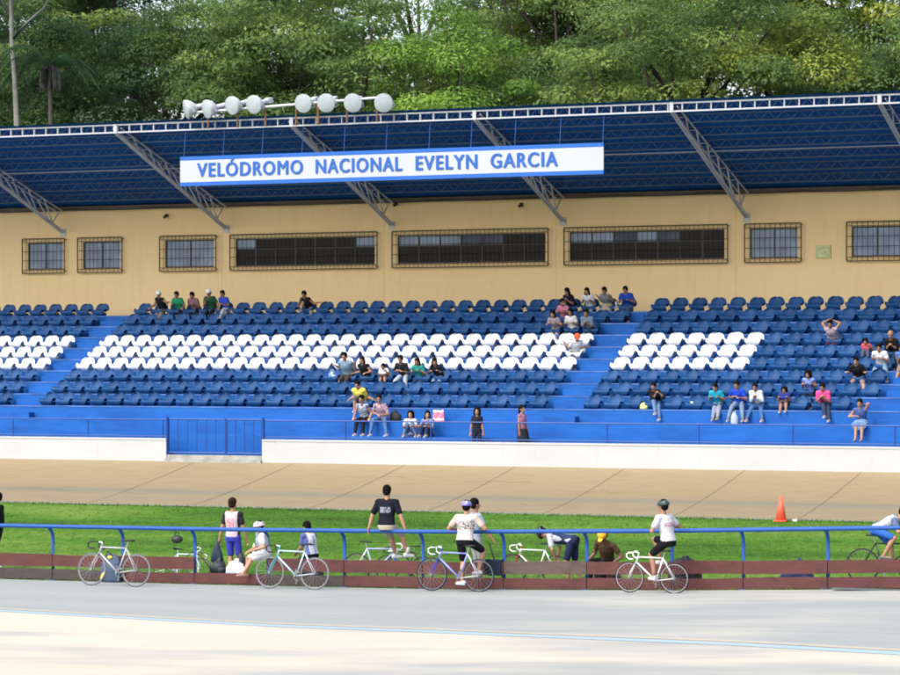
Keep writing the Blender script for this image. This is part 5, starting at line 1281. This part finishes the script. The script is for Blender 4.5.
TR = [ # front row
 (-28, 90, 15.0, 1.0, 1, 'dark', 'dark green tree cut off by the left edge above the roof'),
 (62, 92, 12.0, .95, 0, 'dark', 'dark bushy tree right of the tall pale trunk at the left'),
 (128, 89, 9.8, .86, 3, 'blue', 'feathery grey-green tree above the left part of the roof'),
 (196, 92, 14.0, .9, 1, 'dark', 'deep green tree behind the leftmost floodlights'),
 (262, 93, 16.5, .9, 3, 'mid', 'green tree with gaps of sky above the floodlight row gap'),
 (350, 90, 15.5, 1.02, 3, 'mid', 'broad mottled green tree above the round floodlights'),
 (446, 89, 13.2, .86, 0, 'bright', 'bright light green tree above the middle of the sign'),
 (478, 93, 7.9, .66, 2, 'bright', 'low bright green tree just above the roof edge over the sign'),
 (548, 91, 11.0, .85, 1, 'dark', 'layered dark green tree above the right part of the sign'),
 (624, 90, 10.5, .85, 3, 'dark', 'layered mid green tree just right of the sign above the roof'),
 (700, 89, 13.8, .92, 1, 'mid', 'yellowish green tree above the roof right of the sign'),
 (778, 90, 12.5, .9, 0, 'yellow', 'yellow-green mottled tree above the right part of the roof'),
 (842, 89, 9.6, .85, 2, 'mid', 'green rounded tree low above the roof near the right edge'),
 (905, 91, 11.5, .9, 3, 'dark', 'dark green tree cut off by the right edge above the roof'),
 (1000, 90, 13.5, .95, 1, 'mid', 'green tree beyond the right edge of the view, near the roof'),
 (1090, 93, 15.5, 1.0, 3, 'dark', 'dark tree beyond the right edge of the view'),
 (1010, 105, 21, 1.1, 0, 'mid', 'tall tree far behind, beyond the right edge of the view'),
 (1190, 100, 19, 1.1, 0, 'dark', 'outermost tree beyond the right edge of the view'),
 (-130, 93, 16, 1.05, 0, 'dark', 'dark tree beyond the left edge of the view'),
 # back row
 (20, 104, 20, 1.15, 3, 'mid', 'tall green tree far behind at the upper left corner'),
 (562, 99, 17.5, .95, 3, 'mid', 'mid-height green tree behind the layered dark tree above the sign'),
 (110, 106, 21, 1.1, 2, 'dark', 'tall dark tree far behind between the pale trunk and the floodlights'),
 (300, 107, 22, 1.1, 4, 'dark', 'tall shadowy tree far behind the floodlights'),
 (415, 104, 20.5, 1.05, 4, 'yellow', 'tall yellowish tree far behind the middle of the sign'),
 (520, 108, 20, 1.0, 4, 'dark', 'dark open-branched tree with patches of sky above the right part of the sign'),
 (600, 105, 20.5, 1.1, 0, 'mid', 'tall green tree far behind, just right of the sign'),
 (690, 107, 22, 1.1, 4, 'blue', 'tall greyish green tree far behind the roof right of the sign'),
 (790, 104, 21, 1.0, 1, 'bright', 'tall light green tree far behind near the right'),
 (872, 106, 22, 1.1, 4, 'yellow', 'tall yellow-green tree at the upper right corner'),
 (40, 118, 23, 1.25, 1, 'dark', 'most distant dark tree at the left'),
]
for i, (px, Y, zt2, sc, pr, kd, lb) in enumerate(TR): tree(px, Y, zt2, sc, pr, kd, lb, rz=i*1.3)
# tall pale trunk at the left with a sparse top, and a bare palm-like stump
Y = 86.5; X = X_at(14, Y); e = empty('tree', (X, Y, -4.0)); tag(e, 'tall slender pale-barked tree rising past the roof at the left', 'tree')
mb = MB(); xt = lambda px, py: (X_at(px, Y)-X, 0, Z_at(px, py, Y)+4)
pts = [(xt(18, 180)[0], 0, -.3), xt(17, 130), xt(15, 80), xt(12, 40), xt(11, -10), xt(10, -60), xt(8, -120)]
mb.path(pts, [.14, .105, .095, .09, .08, .07, .05], 10); mb.path([xt(12, 40), xt(28, 22), xt(44, 8), xt(58, -20)], [.07, .06, .05, .03], 7); mb.path([xt(12, 20), xt(2, 0), xt(-10, -30)], [.07, .05, .03], 7)
mb.build('trunk', BARKG, parent=e, smooth=True)
m2, _ = crown_mesh('crown_tall', 9, (3.6, 3.2, 2.2), 40, 9000, .28); m2.materials.append(GM['blue'])
c = bpy.data.objects.new('crown', m2); COL.objects.link(c); c.parent = e; c.location = (.5, 0, Z_at(14, -60, Y)+4)
Y = 86.8; X = X_at(50, Y); e = empty('palm', (X, Y, -4.0)); tag(e, 'palm with a drooping bunch of dry grey fronds above the roof at the left', 'palm')
mb = MB(); zt3 = Z_at(50, 66, Y)+4; mb.path([(0, 0, -.3), (.1, 0, zt3*.5), (0, 0, zt3)], [.11, .09, .08], 10); mb.build('trunk', BARK, parent=e, smooth=True)
mb = MB(); g = random.Random(3)
for q in range(240):
    a = g.uniform(0, 2*PI); r0 = g.uniform(.1, .5); l = g.uniform(.5, 1.0); x0, y0 = r0*math.cos(a)*.4, r0*math.sin(a)*.4; x1, y1 = math.cos(a)*g.uniform(.1, .4), math.sin(a)*g.uniform(.1, .4)
    dx, dy = -math.sin(a)*.03, math.cos(a)*.03
    mb.add([(x0-dx, y0-dy, zt3+.1), (x0+dx, y0+dy, zt3+.1), (x1+dx, y1+dy, zt3-.15), (x1*1.05, y1*1.05, zt3-l)], [(0, 1, 2, 3)])
mb.build('dry_frond', M('dry_frond', (.13, .125, .105), .9, .4, 8), parent=e)
for q in range(16):
    a = 2*PI*q/16+g.uniform(-.2, .2); L = g.uniform(1.5, 2.3); mb = MB(); up_ = g.uniform(.3, 1.2)
    for k in range(26):
        t = k/25; px_, pz = L*t, up_*math.sin(t*2.2)-1.3*t*t; wdt = .5*math.sin(PI*min(1, t*.9+.08))
        for sg_ in (-1, 1):
            bx_, by_ = math.cos(a)*px_, math.sin(a)*px_; ex, ey = bx_-math.sin(a)*wdt*sg_+math.cos(a)*.2, by_+math.cos(a)*wdt*sg_+math.sin(a)*.2
            mb.add([(bx_, by_, zt3+.1+pz), (bx_+math.cos(a)*.06, by_+math.sin(a)*.06, zt3+.1+pz), (ex, ey, zt3+pz-.18)], [(0, 1, 2)])
    mb.build('frond', GM['dark'], parent=e)
# ------------------------------------------------------------------ people in
link_people()
# ------------------------------------------------------------------ light, sky, camera
SUN_EL, SUN_AZ = R(50), R(205)     # azimuth: direction to the sun measured from +Y clockwise
to_sun = Vector((math.sin(SUN_AZ)*math.cos(SUN_EL), math.cos(SUN_AZ)*math.cos(SUN_EL), math.sin(SUN_EL)))
ld = bpy.data.lights.new('Sun', 'SUN'); ld.energy = .5; ld.angle = R(20); ld.color = (1, .96, .9)
lo_ = bpy.data.objects.new('Sun', ld); COL.objects.link(lo_); lo_.rotation_euler = to_sun.to_track_quat('Z', 'Y').to_euler()
w = bpy.data.worlds.new('World'); SC.world = w; w.use_nodes = True; nt = w.node_tree
bg = nt.nodes['Background']; sky = nt.nodes.new('ShaderNodeTexSky'); sky.sky_type = 'NISHITA'; sky.sun_disc = False
sky.sun_elevation = SUN_EL; sky.sun_rotation = SUN_AZ; sky.air_density = 1.0; sky.dust_density = 4.0; sky.ozone_density = 1.0
hs_ = nt.nodes.new('ShaderNodeHueSaturation'); hs_.inputs['Saturation'].default_value = .55   # thin cloud: a paler sky
nt.links.new(sky.outputs[0], hs_.inputs['Color']); nt.links.new(hs_.outputs['Color'], bg.inputs['Color']); bg.inputs['Strength'].default_value = .15
cd = bpy.data.cameras.new('Camera'); cam = bpy.data.objects.new('Camera', cd); COL.objects.link(cam)
cam.location = (0, 0, 0); cam.rotation_euler = (PI/2, 0, TH); cd.sensor_width = 36; cd.lens = FP/900*36; cd.shift_y = (HOR-337.5)/900; cd.clip_end = 5000; cd.clip_start = .5
SC.camera = cam
SC.view_settings.view_transform = 'Standard'; SC.view_settings.look = 'None'; SC.view_settings.exposure = 1.4; SC.view_settings.gamma = 1
SC.render.engine = 'CYCLES'
try: SC.cycles.filter_width = 1.9
except Exception: pass
